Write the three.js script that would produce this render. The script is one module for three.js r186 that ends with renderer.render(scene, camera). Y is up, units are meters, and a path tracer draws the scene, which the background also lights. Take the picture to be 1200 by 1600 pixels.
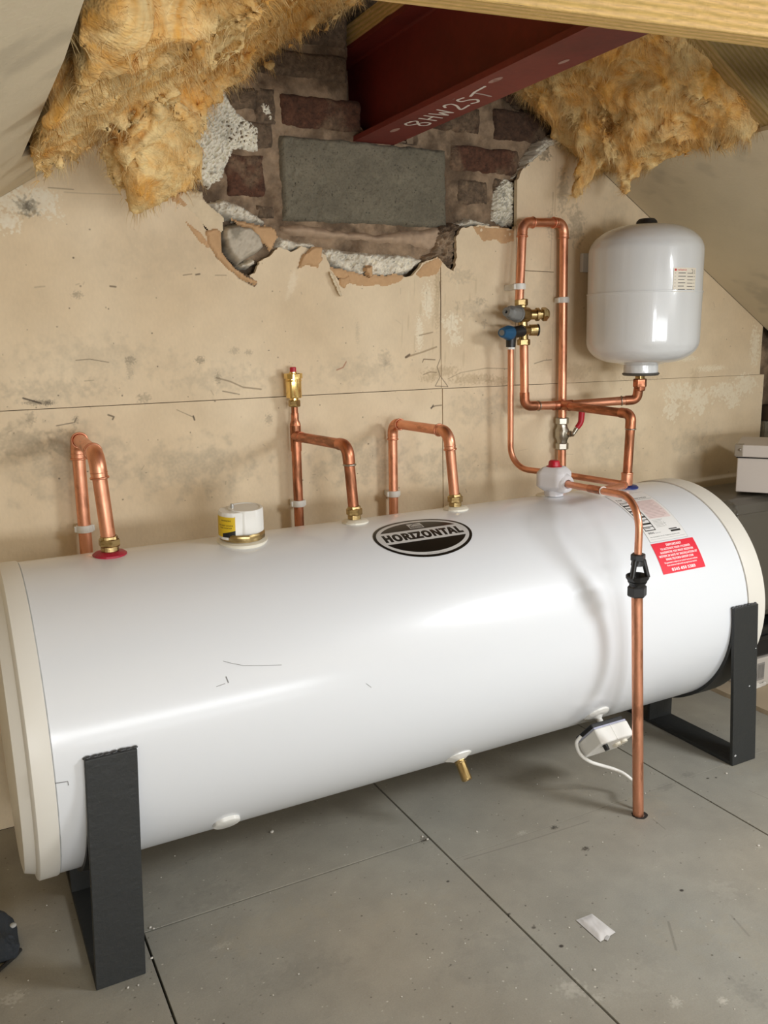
import * as THREE from 'three';
import { RoundedBoxGeometry } from 'three/addons/geometries/RoundedBoxGeometry.js';
import { mergeGeometries, mergeVertices, toCreasedNormals } from 'three/addons/utils/BufferGeometryUtils.js';
import { RectAreaLightUniformsLib } from 'three/addons/lights/RectAreaLightUniformsLib.js';
import { createNoise3D, createNoise2D } from 'simplex-noise';

// ------------------------------------------------------------------ camera, light, exposure
const scene = new THREE.Scene();
const renderer = new THREE.WebGLRenderer({ antialias: true });
renderer.toneMapping = THREE.LinearToneMapping;
renderer.toneMappingExposure = 0.98;
renderer.shadowMap.enabled = true;
RectAreaLightUniformsLib.init();

const FOC = 1323.65;                                     // focal length in pixels of the 1200 x 1600 frame
const EYE = new THREE.Vector3(0, 1, 0);
const camera = new THREE.PerspectiveCamera(62.2965, 0.75, 0.02, 60);
const CX = new THREE.Vector3(0.88513312, -0.02047125, 0.4648874);   // camera axes in the room
const CY = new THREE.Vector3(0.11128168, 0.97935658, -0.1687515);
const CZ = new THREE.Vector3(-0.45183598, 0.20110099, 0.86913902);
camera.matrix.makeBasis(CX, CY, CZ).setPosition(EYE);
camera.matrix.decompose(camera.position, camera.quaternion, camera.scale);
camera.scale.set(1, 1, 1);
scene.add(camera);

scene.background = new THREE.Color(0.62, 0.72, 0.9);     // overcast daylight beyond the windows

function areaLight(name, pos, target, w, h, intensity, color) {
  const l = new THREE.RectAreaLight(color, intensity, w, h);
  l.name = name; l.position.set(...pos); l.lookAt(...target); scene.add(l);
  return l;
}
// unseen windows in roof slope and front gable, placed to light cylinder and wall
areaLight('unseen_roof_window_daylight', [1.877, 1.246, -0.10], [1.357, 0.392, -0.10], 0.46, 0.42, 41, new THREE.Color(0.95, 0.98, 1.0));  // out of view, placed for the broad highlight and the pipe shadows
areaLight('unseen_gable_window_daylight', [1.20, 0.70, 2.572], [1.20, 0.70, 0], 1.5, 0.34, 14, new THREE.Color(0.95, 0.98, 1.0));  // out of view, placed for the upper streak along the cylinder
areaLight('unseen_gable_low_daylight', [1.20, 0.20, 2.572], [1.20, 0.20, 0], 1.5, 0.12, 10, new THREE.Color(0.95, 0.98, 1.0));  // out of view, placed for the lower streak along the cylinder
areaLight('added_gable_side_fill', [0.02, 0.70, 2.572], [0.02, 0.70, 0], 0.60, 0.50, 33, new THREE.Color(0.96, 0.98, 1.0));  // added frontal fill, brightens the back wall and the cylinder

// ------------------------------------------------------------------ helpers
const V = (x, y, z) => new THREE.Vector3(x, y, z);
function rng(seed) { let s = seed >>> 0; return () => { s = (s + 0x6D2B79F5) >>> 0; let t = s; t = Math.imul(t ^ (t >>> 15), t | 1); t ^= t + Math.imul(t ^ (t >>> 7), t | 61); return ((t ^ (t >>> 14)) >>> 0) / 4294967296; }; }
const n3 = createNoise3D(rng(11)), n2 = createNoise2D(rng(12));
const fbm3 = (x, y, z, o = 4) => { let a = 0, k = 1, s = 0; for (let i = 0; i < o; i++) { a += k * n3(x, y, z); s += k; k *= 0.5; x *= 2.03; y *= 2.03; z *= 2.03; } return a / s; };
const fbm2 = (x, y, o = 4) => { let a = 0, k = 1, s = 0; for (let i = 0; i < o; i++) { a += k * n2(x, y); s += k; k *= 0.5; x *= 2.03; y *= 2.03; } return a / s; };
const clamp = (x, a, b) => Math.min(b, Math.max(a, x)), mix = (a, b, t) => a + (b - a) * t, sstep = (a, b, x) => { const t = clamp((x - a) / (b - a), 0, 1); return t * t * (3 - 2 * t); };

// surveying: the ray of a pixel of the photograph met with a real surface
const ray = (px, py) => V(0, 0, 0).addScaledVector(CX, px - 600).addScaledVector(CY, 800 - py).addScaledVector(CZ, -FOC);
const onX = (px, py, x) => { const d = ray(px, py); return d.multiplyScalar((x - EYE.x) / d.x).add(EYE); };
const onY = (px, py, y) => { const d = ray(px, py); return d.multiplyScalar((y - EYE.y) / d.y).add(EYE); };
const onZ = (px, py, z) => { const d = ray(px, py); return d.multiplyScalar((z - EYE.z) / d.z).add(EYE); };

const used = {};
function numbered(name) { const n = used[name] = (used[name] ?? -1) + 1; return n ? name + '_' + String(n).padStart(3, '0') : name; }
function shade(o) { o.castShadow = true; o.receiveShadow = true; return o; }
function thing(name, label, category, pos = [0, 0, 0], group) {
  const o = new THREE.Group(); o.name = numbered(name); o.position.set(...pos); scene.add(o);
  o.userData = { label, category }; if (group) o.userData.group = group;
  return o;
}
function structure(name) { const o = new THREE.Group(); o.name = numbered(name); o.userData.kind = 'structure'; scene.add(o); return o; }
function strip(g) { g = g.index ? g.toNonIndexed() : g; for (const k of Object.keys(g.attributes)) if (!['position', 'normal', 'uv'].includes(k)) g.deleteAttribute(k); if (!g.attributes.uv) g.setAttribute('uv', new THREE.BufferAttribute(new Float32Array(g.attributes.position.count * 2), 2)); return g; }
const merge = (a) => a.length === 1 ? a[0] : mergeGeometries(a.map(strip));
function part(name, geo, mat, parent, label) {
  const g = Array.isArray(geo) ? merge(geo) : geo;
  const m = shade(new THREE.Mesh(g, mat)); m.name = parent === scene ? numbered(name) : name;
  if (parent !== scene) { let k = 0, n = name; while (parent.children.some((c) => c.name === n)) n = name + '_' + String(++k).padStart(3, '0'); m.name = n; }
  if (parent.isGroup && parent.parent === scene) m.position.copy(parent.position).negate();   // geometry is given in room coordinates
  if (label) m.userData.label = label;
  parent.add(m); return m;
}
function sub(name, geo, mat, parent, label) {                  // a piece of a part: its parent mesh already cancels the group's offset
  const g = Array.isArray(geo) ? merge(geo) : geo;
  const m = shade(new THREE.Mesh(g, mat)); let k = 0, n = name; while (parent.children.some((c) => c.name === n)) n = name + '_' + String(++k).padStart(3, '0'); m.name = n;
  if (label) m.userData.label = label; parent.add(m); return m;
}
// swept tube along a list of points
function sweep(pts, rad, n = 20, caps = true) {
  const P = [], N = [], U = [], I = [], R = typeof rad === 'function' ? rad : () => rad; let len = 0, nor = null;
  const T = pts.map((p, i) => V(0, 0, 0).subVectors(pts[Math.min(i + 1, pts.length - 1)], pts[Math.max(i - 1, 0)]).normalize());
  for (let i = 0; i < pts.length; i++) {
    if (!nor) { const a = Math.abs(T[0].y) < 0.9 ? V(0, 1, 0) : V(1, 0, 0); nor = a.sub(T[0].clone().multiplyScalar(a.dot(T[0]))).normalize(); } else nor.sub(T[i].clone().multiplyScalar(nor.dot(T[i]))).normalize();
    if (i) len += pts[i].distanceTo(pts[i - 1]);
    const b = V(0, 0, 0).crossVectors(T[i], nor), r = R(i / (pts.length - 1), len);
    for (let k = 0; k <= n; k++) { const a = k / n * Math.PI * 2, d = nor.clone().multiplyScalar(Math.cos(a)).addScaledVector(b, Math.sin(a)); P.push(pts[i].x + d.x * r, pts[i].y + d.y * r, pts[i].z + d.z * r); N.push(d.x, d.y, d.z); U.push(k / n, len / 0.25); }
  }
  for (let i = 0; i < pts.length - 1; i++) for (let k = 0; k < n; k++) { const a = i * (n + 1) + k, b = a + n + 1; I.push(a, a + 1, b, a + 1, b + 1, b); }
  if (caps) for (const [i, s] of [[0, -1], [pts.length - 1, 1]]) { const c = P.length / 3; P.push(pts[i].x, pts[i].y, pts[i].z); N.push(T[i].x * s, T[i].y * s, T[i].z * s); U.push(0.5, 0); for (let k = 0; k <= n; k++) { const q = (i * (n + 1) + k) * 3; P.push(P[q], P[q + 1], P[q + 2]); N.push(T[i].x * s, T[i].y * s, T[i].z * s); U.push(k / n, 0.1); } for (let k = 0; k < n; k++) s > 0 ? I.push(c, c + 1 + k, c + 2 + k) : I.push(c, c + 2 + k, c + 1 + k); }
  const g = new THREE.BufferGeometry(); g.setAttribute('position', new THREE.Float32BufferAttribute(P, 3)); g.setAttribute('normal', new THREE.Float32BufferAttribute(N, 3)); g.setAttribute('uv', new THREE.Float32BufferAttribute(U, 2)); g.setIndex(I); return g;
}
function arcAt(p0, p1, p2, R, steps = 10) {                     // the fillet at the corner p1
  const a = p0.clone().sub(p1).normalize(), b = p2.clone().sub(p1).normalize(), th = Math.acos(clamp(a.dot(b), -1, 1)), t = R / Math.tan(th / 2);
  const c = p1.clone().addScaledVector(a.clone().add(b).normalize(), R / Math.sin(th / 2)), s = p1.clone().addScaledVector(a, t).sub(c), e = p1.clone().addScaledVector(b, t).sub(c), om = Math.PI - th, out = [];
  for (let i = 0; i <= steps; i++) { const u = i / steps; out.push(s.clone().multiplyScalar(Math.sin((1 - u) * om) / Math.sin(om)).addScaledVector(e, Math.sin(u * om) / Math.sin(om)).add(c)); }
  return out;
}
function bent(pts, R) { const o = [pts[0]]; for (let i = 1; i < pts.length - 1; i++) o.push(...arcAt(pts[i - 1], pts[i], pts[i + 1], Array.isArray(R) ? R[i - 1] : R)); o.push(pts[pts.length - 1]); return o; }
function divide(pts, step) { const o = [pts[0]]; for (let i = 1; i < pts.length; i++) { const n = Math.max(1, Math.round(pts[i].distanceTo(pts[i - 1]) / step)); for (let k = 1; k <= n; k++) o.push(pts[i - 1].clone().lerp(pts[i], k / n)); } return o; }
// a profile of [distance along, radius] turned about the line from a towards b
function turned(a, b, prof, n = 28, hex = false) {
  const g = new THREE.LatheGeometry(prof.map(([t, r]) => new THREE.Vector2(Math.max(r, 1e-5), t)), hex ? 6 : n);
  const q = new THREE.Quaternion().setFromUnitVectors(V(0, 1, 0), b.clone().sub(a).normalize());
  const out = hex ? toCreasedNormals(g, 0.5) : toCreasedNormals(g, 0.7); out.applyQuaternion(q); out.translate(a.x, a.y, a.z); return out;
}
function hexNut(a, dir, len, r) { const b = a.clone().add(dir), e = len * 0.12; return turned(a, b, [[0, 0], [0, r * 0.9], [e, r], [len - e, r], [len, r * 0.9], [len, 0]], 6, true); }
function ring(a, dir, R, r) { const g = new THREE.TorusGeometry(R, r, 8, 28); g.applyQuaternion(new THREE.Quaternion().setFromUnitVectors(V(0, 0, 1), dir.clone().normalize())); g.translate(a.x, a.y, a.z); return g; }
function boxUV(g, s = 1) { g = g.index ? g.toNonIndexed() : g; const p = g.attributes.position, n = g.attributes.normal, u = new Float32Array(p.count * 2); for (let i = 0; i < p.count; i++) { const ax = Math.abs(n.getX(i)), ay = Math.abs(n.getY(i)), az = Math.abs(n.getZ(i)); if (az >= ax && az >= ay) { u[2 * i] = p.getX(i) / s; u[2 * i + 1] = p.getY(i) / s; } else if (ax >= ay) { u[2 * i] = p.getZ(i) / s; u[2 * i + 1] = p.getY(i) / s; } else { u[2 * i] = p.getX(i) / s; u[2 * i + 1] = -p.getZ(i) / s; } } g.setAttribute('uv', new THREE.BufferAttribute(u, 2)); return g; }
function rbox(x0, y0, z0, x1, y1, z1, r = 0.002, seg = 2) { const g = new RoundedBoxGeometry(x1 - x0, y1 - y0, z1 - z0, seg, r); g.translate((x0 + x1) / 2, (y0 + y1) / 2, (z0 + z1) / 2); return g; }
function box(x0, y0, z0, x1, y1, z1) { const g = new THREE.BoxGeometry(x1 - x0, y1 - y0, z1 - z0); g.translate((x0 + x1) / 2, (y0 + y1) / 2, (z0 + z1) / 2); return g; }
function inPoly(x, y, P) { let c = false; for (let i = 0, j = P.length - 1; i < P.length; j = i++) { if ((P[i][1] > y) !== (P[j][1] > y) && x < (P[j][0] - P[i][0]) * (y - P[i][1]) / (P[j][1] - P[i][1]) + P[i][0]) c = !c; } return c; }
function edgeDist(x, y, P) { let d = 1e9; for (let i = 0, j = P.length - 1; i < P.length; j = i++) { const ax = P[j][0], ay = P[j][1], bx = P[i][0] - ax, by = P[i][1] - ay, t = clamp(((x - ax) * bx + (y - ay) * by) / (bx * bx + by * by || 1), 0, 1); d = Math.min(d, Math.hypot(x - ax - t * bx, y - ay - t * by)); } return d; }
// a rough lump on the back wall: outline in wall metres, front at zf(x, y, d) where d is the distance to the outline
function relief(P, cell, zf, uvs = 0.3) {
  let x0 = 1e9, x1 = -1e9, y0 = 1e9, y1 = -1e9; for (const [x, y] of P) { x0 = Math.min(x0, x); x1 = Math.max(x1, x); y0 = Math.min(y0, y); y1 = Math.max(y1, y); }
  const nx = Math.ceil((x1 - x0) / cell) + 1, ny = Math.ceil((y1 - y0) / cell) + 1, pos = [], uv = [], id = [], I = [];
  for (let j = 0; j <= ny; j++) for (let i = 0; i <= nx; i++) { const x = x0 + i * cell, y = y0 + j * cell, ins = inPoly(x, y, P), d = ins ? edgeDist(x, y, P) : 0; pos.push(x, y, zf(x, y, d)); uv.push(x / uvs, y / uvs); id.push(ins); }
  for (let j = 0; j < ny; j++) for (let i = 0; i < nx; i++) { const a = j * (nx + 1) + i, b = a + 1, c = a + nx + 1, d = c + 1; if (+id[a] + +id[b] + +id[c] + +id[d] >= 2) I.push(a, b, d, a, d, c); }
  let g = new THREE.BufferGeometry(); g.setAttribute('position', new THREE.Float32BufferAttribute(pos, 3)); g.setAttribute('uv', new THREE.Float32BufferAttribute(uv, 2)); g.setIndex(I); g.computeVertexNormals();
  return g;
}
const jag = (P, amp, step, seed) => { const o = []; for (let i = 0; i < P.length; i++) { const a = P[i], b = P[(i + 1) % P.length], L = Math.hypot(b[0] - a[0], b[1] - a[1]), n = Math.max(1, Math.round(L / step)); for (let k = 0; k < n; k++) { const t = k / n, x = mix(a[0], b[0], t), y = mix(a[1], b[1], t), s = 1 / (step * 2.5); o.push([x + amp * fbm2(x * s + seed, y * s, 2), y + amp * fbm2(x * s, y * s + seed + 7, 2)]); } } return o; };
const shapeOf = (P) => new THREE.Shape(P.map(([x, y]) => new THREE.Vector2(x, y)));
function extr(P, z0, z1, holes = []) { const s = shapeOf(P); for (const h of holes) s.holes.push(new THREE.Path(h.map(([x, y]) => new THREE.Vector2(x, y)))); const g = new THREE.ExtrudeGeometry(s, { depth: z1 - z0, bevelEnabled: false }); g.translate(0, 0, z0); return g; }

// ------------------------------------------------------------------ textures and materials
function dataTex(w, h, fn, srgb = true, wrap = true) {
  const d = new Uint8Array(w * h * 4);
  for (let j = 0; j < h; j++) for (let i = 0; i < w; i++) { const c = fn(i / w, j / h, i, j), k = (j * w + i) * 4; d[k] = clamp(c[0], 0, 255); d[k + 1] = clamp(c[1], 0, 255); d[k + 2] = clamp(c[2], 0, 255); d[k + 3] = 255; }
  const t = new THREE.DataTexture(d, w, h); t.magFilter = THREE.LinearFilter; t.minFilter = THREE.LinearMipmapLinearFilter; t.generateMipmaps = true; if (srgb) t.colorSpace = THREE.SRGBColorSpace; if (wrap) t.wrapS = t.wrapT = THREE.RepeatWrapping; t.needsUpdate = true; return t;
}
// tileable noise: two turns of a torus in 3-D slices
const perm = (() => { const r = rng(5), p = []; for (let i = 0; i < 4096; i++) p.push(r()); return p; })();
function tv(u, v, n, seed) { const x = u * n, y = v * n, i = Math.floor(x), j = Math.floor(y), f = x - i, g = y - j, s = f * f * (3 - 2 * f), t = g * g * (3 - 2 * g), h = (a, b) => perm[((((a % n) + n) % n) * 73 + (((b % n) + n) % n) * 179 + seed * 911) & 4095]; return mix(mix(h(i, j), h(i + 1, j), s), mix(h(i, j + 1), h(i + 1, j + 1), s), t); }
function tf(u, v, n, o, seed) { let a = 0, k = 1, s = 0; for (let i = 0; i < o; i++) { a += k * tv(u, v, n, seed + i * 3); s += k; k *= 0.55; n *= 2; } return a / s; }
const grey = (x) => [x, x, x];
const bumpFine = dataTex(512, 512, (u, v) => grey(255 * tf(u, v, 32, 4, 1)), false);
const bumpCoarse = dataTex(512, 512, (u, v) => grey(255 * tf(u, v, 10, 5, 2)), false);
const bumpPits = dataTex(512, 512, (u, v) => { const a = tf(u, v, 40, 3, 3), b = tf(u, v, 14, 2, 8); return grey(255 * clamp(0.25 + 0.6 * b + (a > 0.62 ? -1.6 * (a - 0.62) : 0.25 * a), 0, 1)); }, false);
const rep = (t, a, b = a) => { const c = t.clone(); c.repeat.set(a, b); c.needsUpdate = true; return c; };
const M = (o) => new THREE.MeshStandardMaterial(o), MP = (o) => new THREE.MeshPhysicalMaterial(o);

const copperTex = dataTex(512, 512, (u, v) => { const a = tf(u, v, 4, 5, 21), b = tf(u, v, 12, 4, 25), c = tf(u, v, 60, 2, 28); const dull = sstep(0.56, 0.78, a) * 0.55 + (c > 0.8 ? 0.25 : 0); return [mix(234, 158, dull) + 14 * (b - 0.5), mix(168, 106, dull) + 18 * (b - 0.5), mix(136, 80, dull) + 16 * (b - 0.5)]; });
const copperRough = dataTex(256, 256, (u, v) => grey(255 * (0.24 + 0.36 * tf(u, v, 8, 4, 31))), false);
const tarnTex = dataTex(512, 512, (u, v) => { const a = tf(u, v, 5, 5, 41), c = tf(u, v, 40, 2, 44); const dull = sstep(0.35, 0.7, a) * 0.8 + (c > 0.78 ? 0.2 : 0); return [mix(208, 128, dull), mix(138, 88, dull), mix(106, 64, dull)]; });
const brassTex = dataTex(256, 256, (u, v) => { const a = tf(u, v, 6, 4, 51); const d = sstep(0.4, 0.75, a); return [mix(192, 142, d), mix(168, 120, d), mix(120, 78, d)]; });
const mat = {
  copper: M({ map: copperTex, roughnessMap: copperRough, roughness: 1, metalness: 1 }),
  tarnished: M({ map: tarnTex, roughnessMap: copperRough, roughness: 1, metalness: 1 }),
  brass: M({ map: brassTex, roughness: 0.33, metalness: 1 }),
  goldBrass: M({ color: new THREE.Color(0.86, 0.62, 0.24), roughness: 0.2, metalness: 1 }),
  nickel: M({ color: new THREE.Color(0.42, 0.39, 0.33), roughness: 0.34, metalness: 1 }),
  steelRod: M({ color: new THREE.Color(0.6, 0.6, 0.6), roughness: 0.25, metalness: 1 }),
  red: M({ color: new THREE.Color(0.5, 0.012, 0.03), roughness: 0.4 }),
  redRing: M({ color: new THREE.Color(0.42, 0.012, 0.04), roughness: 0.45 }),
  blueRing: M({ color: new THREE.Color(0.01, 0.025, 0.16), roughness: 0.4 }),
  blueCap: M({ color: new THREE.Color(0.012, 0.09, 0.2), roughness: 0.4 }),
  black: M({ color: new THREE.Color(0.012, 0.012, 0.013), roughness: 0.38 }),
  greyPlastic: M({ color: new THREE.Color(0.2, 0.2, 0.19), roughness: 0.5 }),
  white: M({ color: new THREE.Color(0.83, 0.82, 0.78), roughness: 0.35 }),
  cream: M({ color: new THREE.Color(0.82, 0.78, 0.66), roughness: 0.42 }),
  clipPlastic: MP({ color: new THREE.Color(0.86, 0.84, 0.79), roughness: 0.4, transmission: 0.1, thickness: 0 }),
  foam: M({ color: new THREE.Color(0.84, 0.82, 0.84), roughness: 0.85, bumpMap: rep(bumpFine, 6), bumpScale: 0.0006 }),
  tank: MP({ color: new THREE.Color(0.79, 0.815, 0.85), roughness: 0.42, clearcoat: 0.6, clearcoatRoughness: 0.16 }),
  tankCap: M({ color: new THREE.Color(0.76, 0.73, 0.66), roughness: 0.4 }),
  vessel: MP({ color: new THREE.Color(0.74, 0.76, 0.77), roughness: 0.3, clearcoat: 0.7, clearcoatRoughness: 0.08, bumpMap: rep(bumpFine, 10), bumpScale: 0.00015 }),
  stand: M({ color: new THREE.Color(0.024, 0.026, 0.026), roughness: 0.5, bumpMap: rep(bumpCoarse, 5), bumpScale: 0.0006 }),
  void: M({ color: new THREE.Color(0.02, 0.018, 0.016), roughness: 1 }),
};

// ------------------------------------------------------------------ the plastered gable wall: sizes
const WZ = -1.817, BRZ = -1.847;                        // face of the plasterboard, face of the bricks
const SLOPE = 0.612, LX = 0.368, LY = 1.409, RX = 1.609, RY = 1.416;
const slopeL = (x) => LY + (x - LX) * SLOPE, slopeR = (x) => RY - (x - RX) * SLOPE;
const W = (px, py, z = WZ) => { const p = onZ(px, py, z); return [p.x, p.y]; };

function canvasTex(w, h, draw, alpha = false) { const c = document.createElement('canvas'); c.width = w; c.height = h; const g = c.getContext('2d'); draw(g, w, h); const t = new THREE.CanvasTexture(c); t.colorSpace = THREE.SRGBColorSpace; t.magFilter = THREE.LinearFilter; t.generateMipmaps = true; t.minFilter = THREE.LinearMipmapLinearFilter; t.anisotropy = 8; return t; }
// stains are laid on in floating point, then written to the canvas
function paint(w, h, fn) { const d = new Float32Array(w * h * 3); for (let j = 0; j < h; j++) for (let i = 0; i < w; i++) { const c = fn(i, j), k = (j * w + i) * 3; d[k] = c[0]; d[k + 1] = c[1]; d[k + 2] = c[2]; } return { w, h, d }; }
function settle(g, p) { const im = g.createImageData(p.w, p.h), o = im.data; for (let k = 0; k < p.w * p.h; k++) { o[4 * k] = clamp(p.d[3 * k], 0, 255); o[4 * k + 1] = clamp(p.d[3 * k + 1], 0, 255); o[4 * k + 2] = clamp(p.d[3 * k + 2], 0, 255); o[4 * k + 3] = 255; } g.putImageData(im, 0, 0); }
function blob(p, x, y, rx, ry, col, alpha, seed = 1, rough = 0.35, turn = 0, soft = 0.6) {
  const [R, G, B] = col.split(',').map(Number), c = Math.cos(turn), n = Math.sin(turn), m = Math.max(rx, ry) * 1.7, f = 1.4 / Math.max(4, Math.min(rx, ry)), ff = 0.13;
  for (let j = Math.max(0, Math.floor(y - m)); j <= Math.min(p.h - 1, Math.ceil(y + m)); j++) for (let i = Math.max(0, Math.floor(x - m)); i <= Math.min(p.w - 1, Math.ceil(x + m)); i++) {
    const X = (i - x) * c + (j - y) * n, Y = -(i - x) * n + (j - y) * c, r0 = Math.hypot(X / rx, Y / ry); if (r0 > 1.75) continue;
    const big = rx > 4, q = r0 + (big ? rough * 1.5 * fbm2(i * f + seed * 7.7, j * f, 3) : 0), a = alpha * sstep(1.05, 1.05 - soft, q) * (big ? 0.78 + 0.22 * n2(i * ff + seed, j * ff) + 0.18 * n2(i * 0.03 + seed, j * 0.03) : 1); if (a <= 0) continue;
    const k = (j * p.w + i) * 3, t = Math.min(1, a); p.d[k] += (R - p.d[k]) * t; p.d[k + 1] += (G - p.d[k + 1]) * t; p.d[k + 2] += (B - p.d[k + 2]) * t;
  }
}
const WR = { x0: -0.1, y0: 0, w: 2.6, h: 1.75 }, WPX = 2048, WPY = 1378;
const wallTex = canvasTex(WPX, WPY, (g, w, h) => {
  const P0 = paint(w, h, (i, j) => { const x = i / w * WR.w, y = j / h * WR.h, a = fbm2(x * 2.2, y * 2.2, 4), b = fbm2(x * 9 + 5, y * 9, 3), c = fbm2(x * 120, y * 60, 2), k = 1 + 0.045 * a + 0.025 * b + 0.012 * c; return [228 * k, (208 + 3 * a) * k, (176 + 6 * a) * k]; });
  const S = w / WR.w, C = (px, py) => { const [x, y] = W(px, py); return [(x - WR.x0) * S, (WR.y0 + WR.h - y) * S]; };
  const bl = (px, py, rx, ry, col, al, seed, rough, turn, soft) => { const [x, y] = C(px, py); blob(P0, x, y, rx * S / 1000, ry * S / 1000, col, al, seed, rough, turn, soft); };
  const line = (pts, wd, col, al) => { g.beginPath(); pts.forEach(([a, b]) => { const [x, y] = C(a, b); g.lineTo(x, y); }); g.strokeStyle = `rgba(${col},${al})`; g.lineWidth = wd * S / 1000; g.lineJoin = g.lineCap = 'round'; g.stroke(); };
  // smears of pale filler
  for (const a of [[20, 318, 40, 16, 0.3, 3], [70, 305, 26, 12, 0.3, 4], [10, 345, 22, 20, 0.4, 5], [50, 312, 50, 18, 0.5, 61]]) bl(a[0], a[1], a[2], a[3], '240,231,210', 0.95, a[5], 0.6, a[4], 0.3);
  for (const [x, y, rx, ry, s] of [[668, 470, 14, 40, 7], [705, 505, 26, 22, 8], [712, 530, 22, 14, 9], [655, 520, 10, 40, 10], [1070, 560, 50, 8, 11], [1110, 575, 60, 9, 12], [1060, 612, 60, 26, 13], [1090, 625, 50, 40, 14], [1130, 610, 60, 24, 15], [1165, 600, 44, 30, 16], [1180, 540, 20, 60, 17], [1050, 640, 30, 30, 62], [1145, 625, 30, 24, 63]]) bl(x, y, rx, ry, '242,230,204', 1.0, s, 0.6, 0, 0.3);
  bl(457, 440, 12, 30, '240,226,200', 0.7, 18, 0.3, 0.25); bl(450, 458, 7, 20, '238,224,198', 0.5, 19, 0.4, 0.4);
  // jointing compound and scuffed, browner bands along the board joints
  for (const [x, y, rx, ry, al, s] of [[684, 440, 12, 34, 0.5, 20], [683, 480, 11, 60, 0.45, 21], [690, 580, 60, 16, 0.5, 22], [740, 592, 80, 15, 0.55, 23], [780, 595, 40, 14, 0.45, 24], [672, 590, 34, 12, 0.5, 25], [842, 560, 40, 60, 0.12, 26], [900, 580, 60, 26, 0.3, 27], [1000, 590, 90, 14, 0.3, 28], [1085, 590, 20, 40, 0.3, 29]]) bl(x, y, rx, ry, '176,154,120', al, s, 0.4);
  for (let k = 0; k < 26; k++) { const px = 628 + 12 * ((k * 7) % 13) * 0.8, py = 430 + (k * 37) % 130; bl(px, py, 1.5 + (k % 4), 16 + (k * 5) % 22, k % 3 ? '192,172,138' : '236,222,192', 0.3, 200 + k, 0.4, 0.06); }
  // grey dirt
  for (const [x, y, rx, ry, al, s] of [[42, 322, 24, 20, 0.5, 30], [42, 322, 10, 9, 0.6, 31], [203, 562, 13, 10, 0.4, 32], [202, 578, 8, 20, 0.2, 33], [60, 628, 30, 6, 0.5, 34], [75, 629, 10, 6, 0.55, 35], [118, 655, 7, 10, 0.3, 36], [47, 652, 10, 14, 0.25, 37], [312, 562, 12, 9, 0.4, 38], [340, 590, 8, 14, 0.35, 39], [225, 622, 16, 12, 0.3, 40], [120, 460, 12, 8, 0.3, 41], [366, 548, 12, 10, 0.2, 42], [388, 550, 10, 7, 0.25, 43], [600, 560, 20, 24, 0.14, 44], [604, 567, 12, 8, 0.2, 64], [558, 520, 7, 30, 0.12, 45], [30, 690, 60, 40, 0.22, 46], [100, 690, 40, 30, 0.25, 47], [420, 655, 10, 14, 0.25, 48], [880, 300, 20, 60, 0.25, 49], [860, 350, 14, 40, 0.2, 50], [900, 350, 30, 60, 0.3, 65], [850, 240, 24, 18, 0.5, 51], [868, 220, 40, 16, 0.35, 66], [1200, 620, 30, 60, 0.2, 52], [750, 470, 16, 10, 0.25, 53], [756, 505, 10, 12, 0.2, 54], [735, 480, 50, 24, 0.14, 67], [720, 430, 40, 20, 0.14, 68]]) bl(x, y, rx, ry, '84,78,66', al, s, 0.5);
  for (const [x, y, rx, ry, al, s] of [[760, 640, 140, 50, 0.3, 55], [560, 720, 170, 70, 0.42, 56], [300, 730, 190, 70, 0.42, 57], [100, 720, 140, 90, 0.42, 157], [700, 730, 150, 60, 0.35, 158], [960, 700, 140, 70, 0.25, 58], [150, 560, 190, 50, 0.22, 59], [80, 610, 140, 30, 0.3, 60], [350, 590, 150, 36, 0.25, 159], [560, 580, 140, 40, 0.25, 160], [250, 400, 150, 60, 0.12, 161], [960, 350, 60, 120, 0.2, 162], [850, 480, 60, 120, 0.16, 163], [1020, 400, 60, 180, 0.2, 164], [1080, 690, 120, 60, 0.28, 165]]) bl(x, y, rx, ry, '158,148,128', al, s, 0.5, 0, 0.95);
  const r = rng(77);
  for (let k = 0; k < 260; k++) { const px = r() * 1190, py = 320 + r() * 480; bl(px, py, 0.7 + r() * 1.8, 0.7 + r() * 1.6, r() < 0.75 ? '70,58,46' : '236,222,194', 0.25 + r() * 0.45, k, 0.4); }
  settle(g, P0);
  // scuffs, pencil lines, cracks
  line([[36, 622], [64, 630]], 3, '50,42,34', 0.7); line([[118, 563], [140, 561], [170, 566]], 1.2, '70,58,44', 0.6);
  line([[634, 558], [660, 550], [682, 542]], 4, '120,98,72', 0.45); line([[634, 558], [640, 554]], 5, '70,54,40', 0.6); line([[655, 524], [676, 519]], 3, '120,98,72', 0.5); line([[660, 566], [662, 561], [680, 562]], 1.6, '90,70,50', 0.8);
  line([[687, 440], [689, 470], [688, 500], [688, 560], [683, 573], [688, 588]], 1.4, '74,58,44', 0.75); line([[688, 588], [680, 603], [700, 604], [690, 590]], 1.4, '74,58,44', 0.75);
  line([[700, 592], [720, 582], [760, 575], [800, 576]], 1.4, '110,90,66', 0.5); line([[662, 585], [672, 581], [682, 582]], 1.6, '90,70,50', 0.6);
  line([[286, 430], [300, 428]], 1.6, '70,58,44', 0.5); line([[306, 429], [312, 428]], 3, '70,58,44', 0.6); line([[336, 430], [354, 430]], 1.2, '70,58,44', 0.5); line([[172, 447], [181, 448]], 3, '80,66,50', 0.6);
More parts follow.
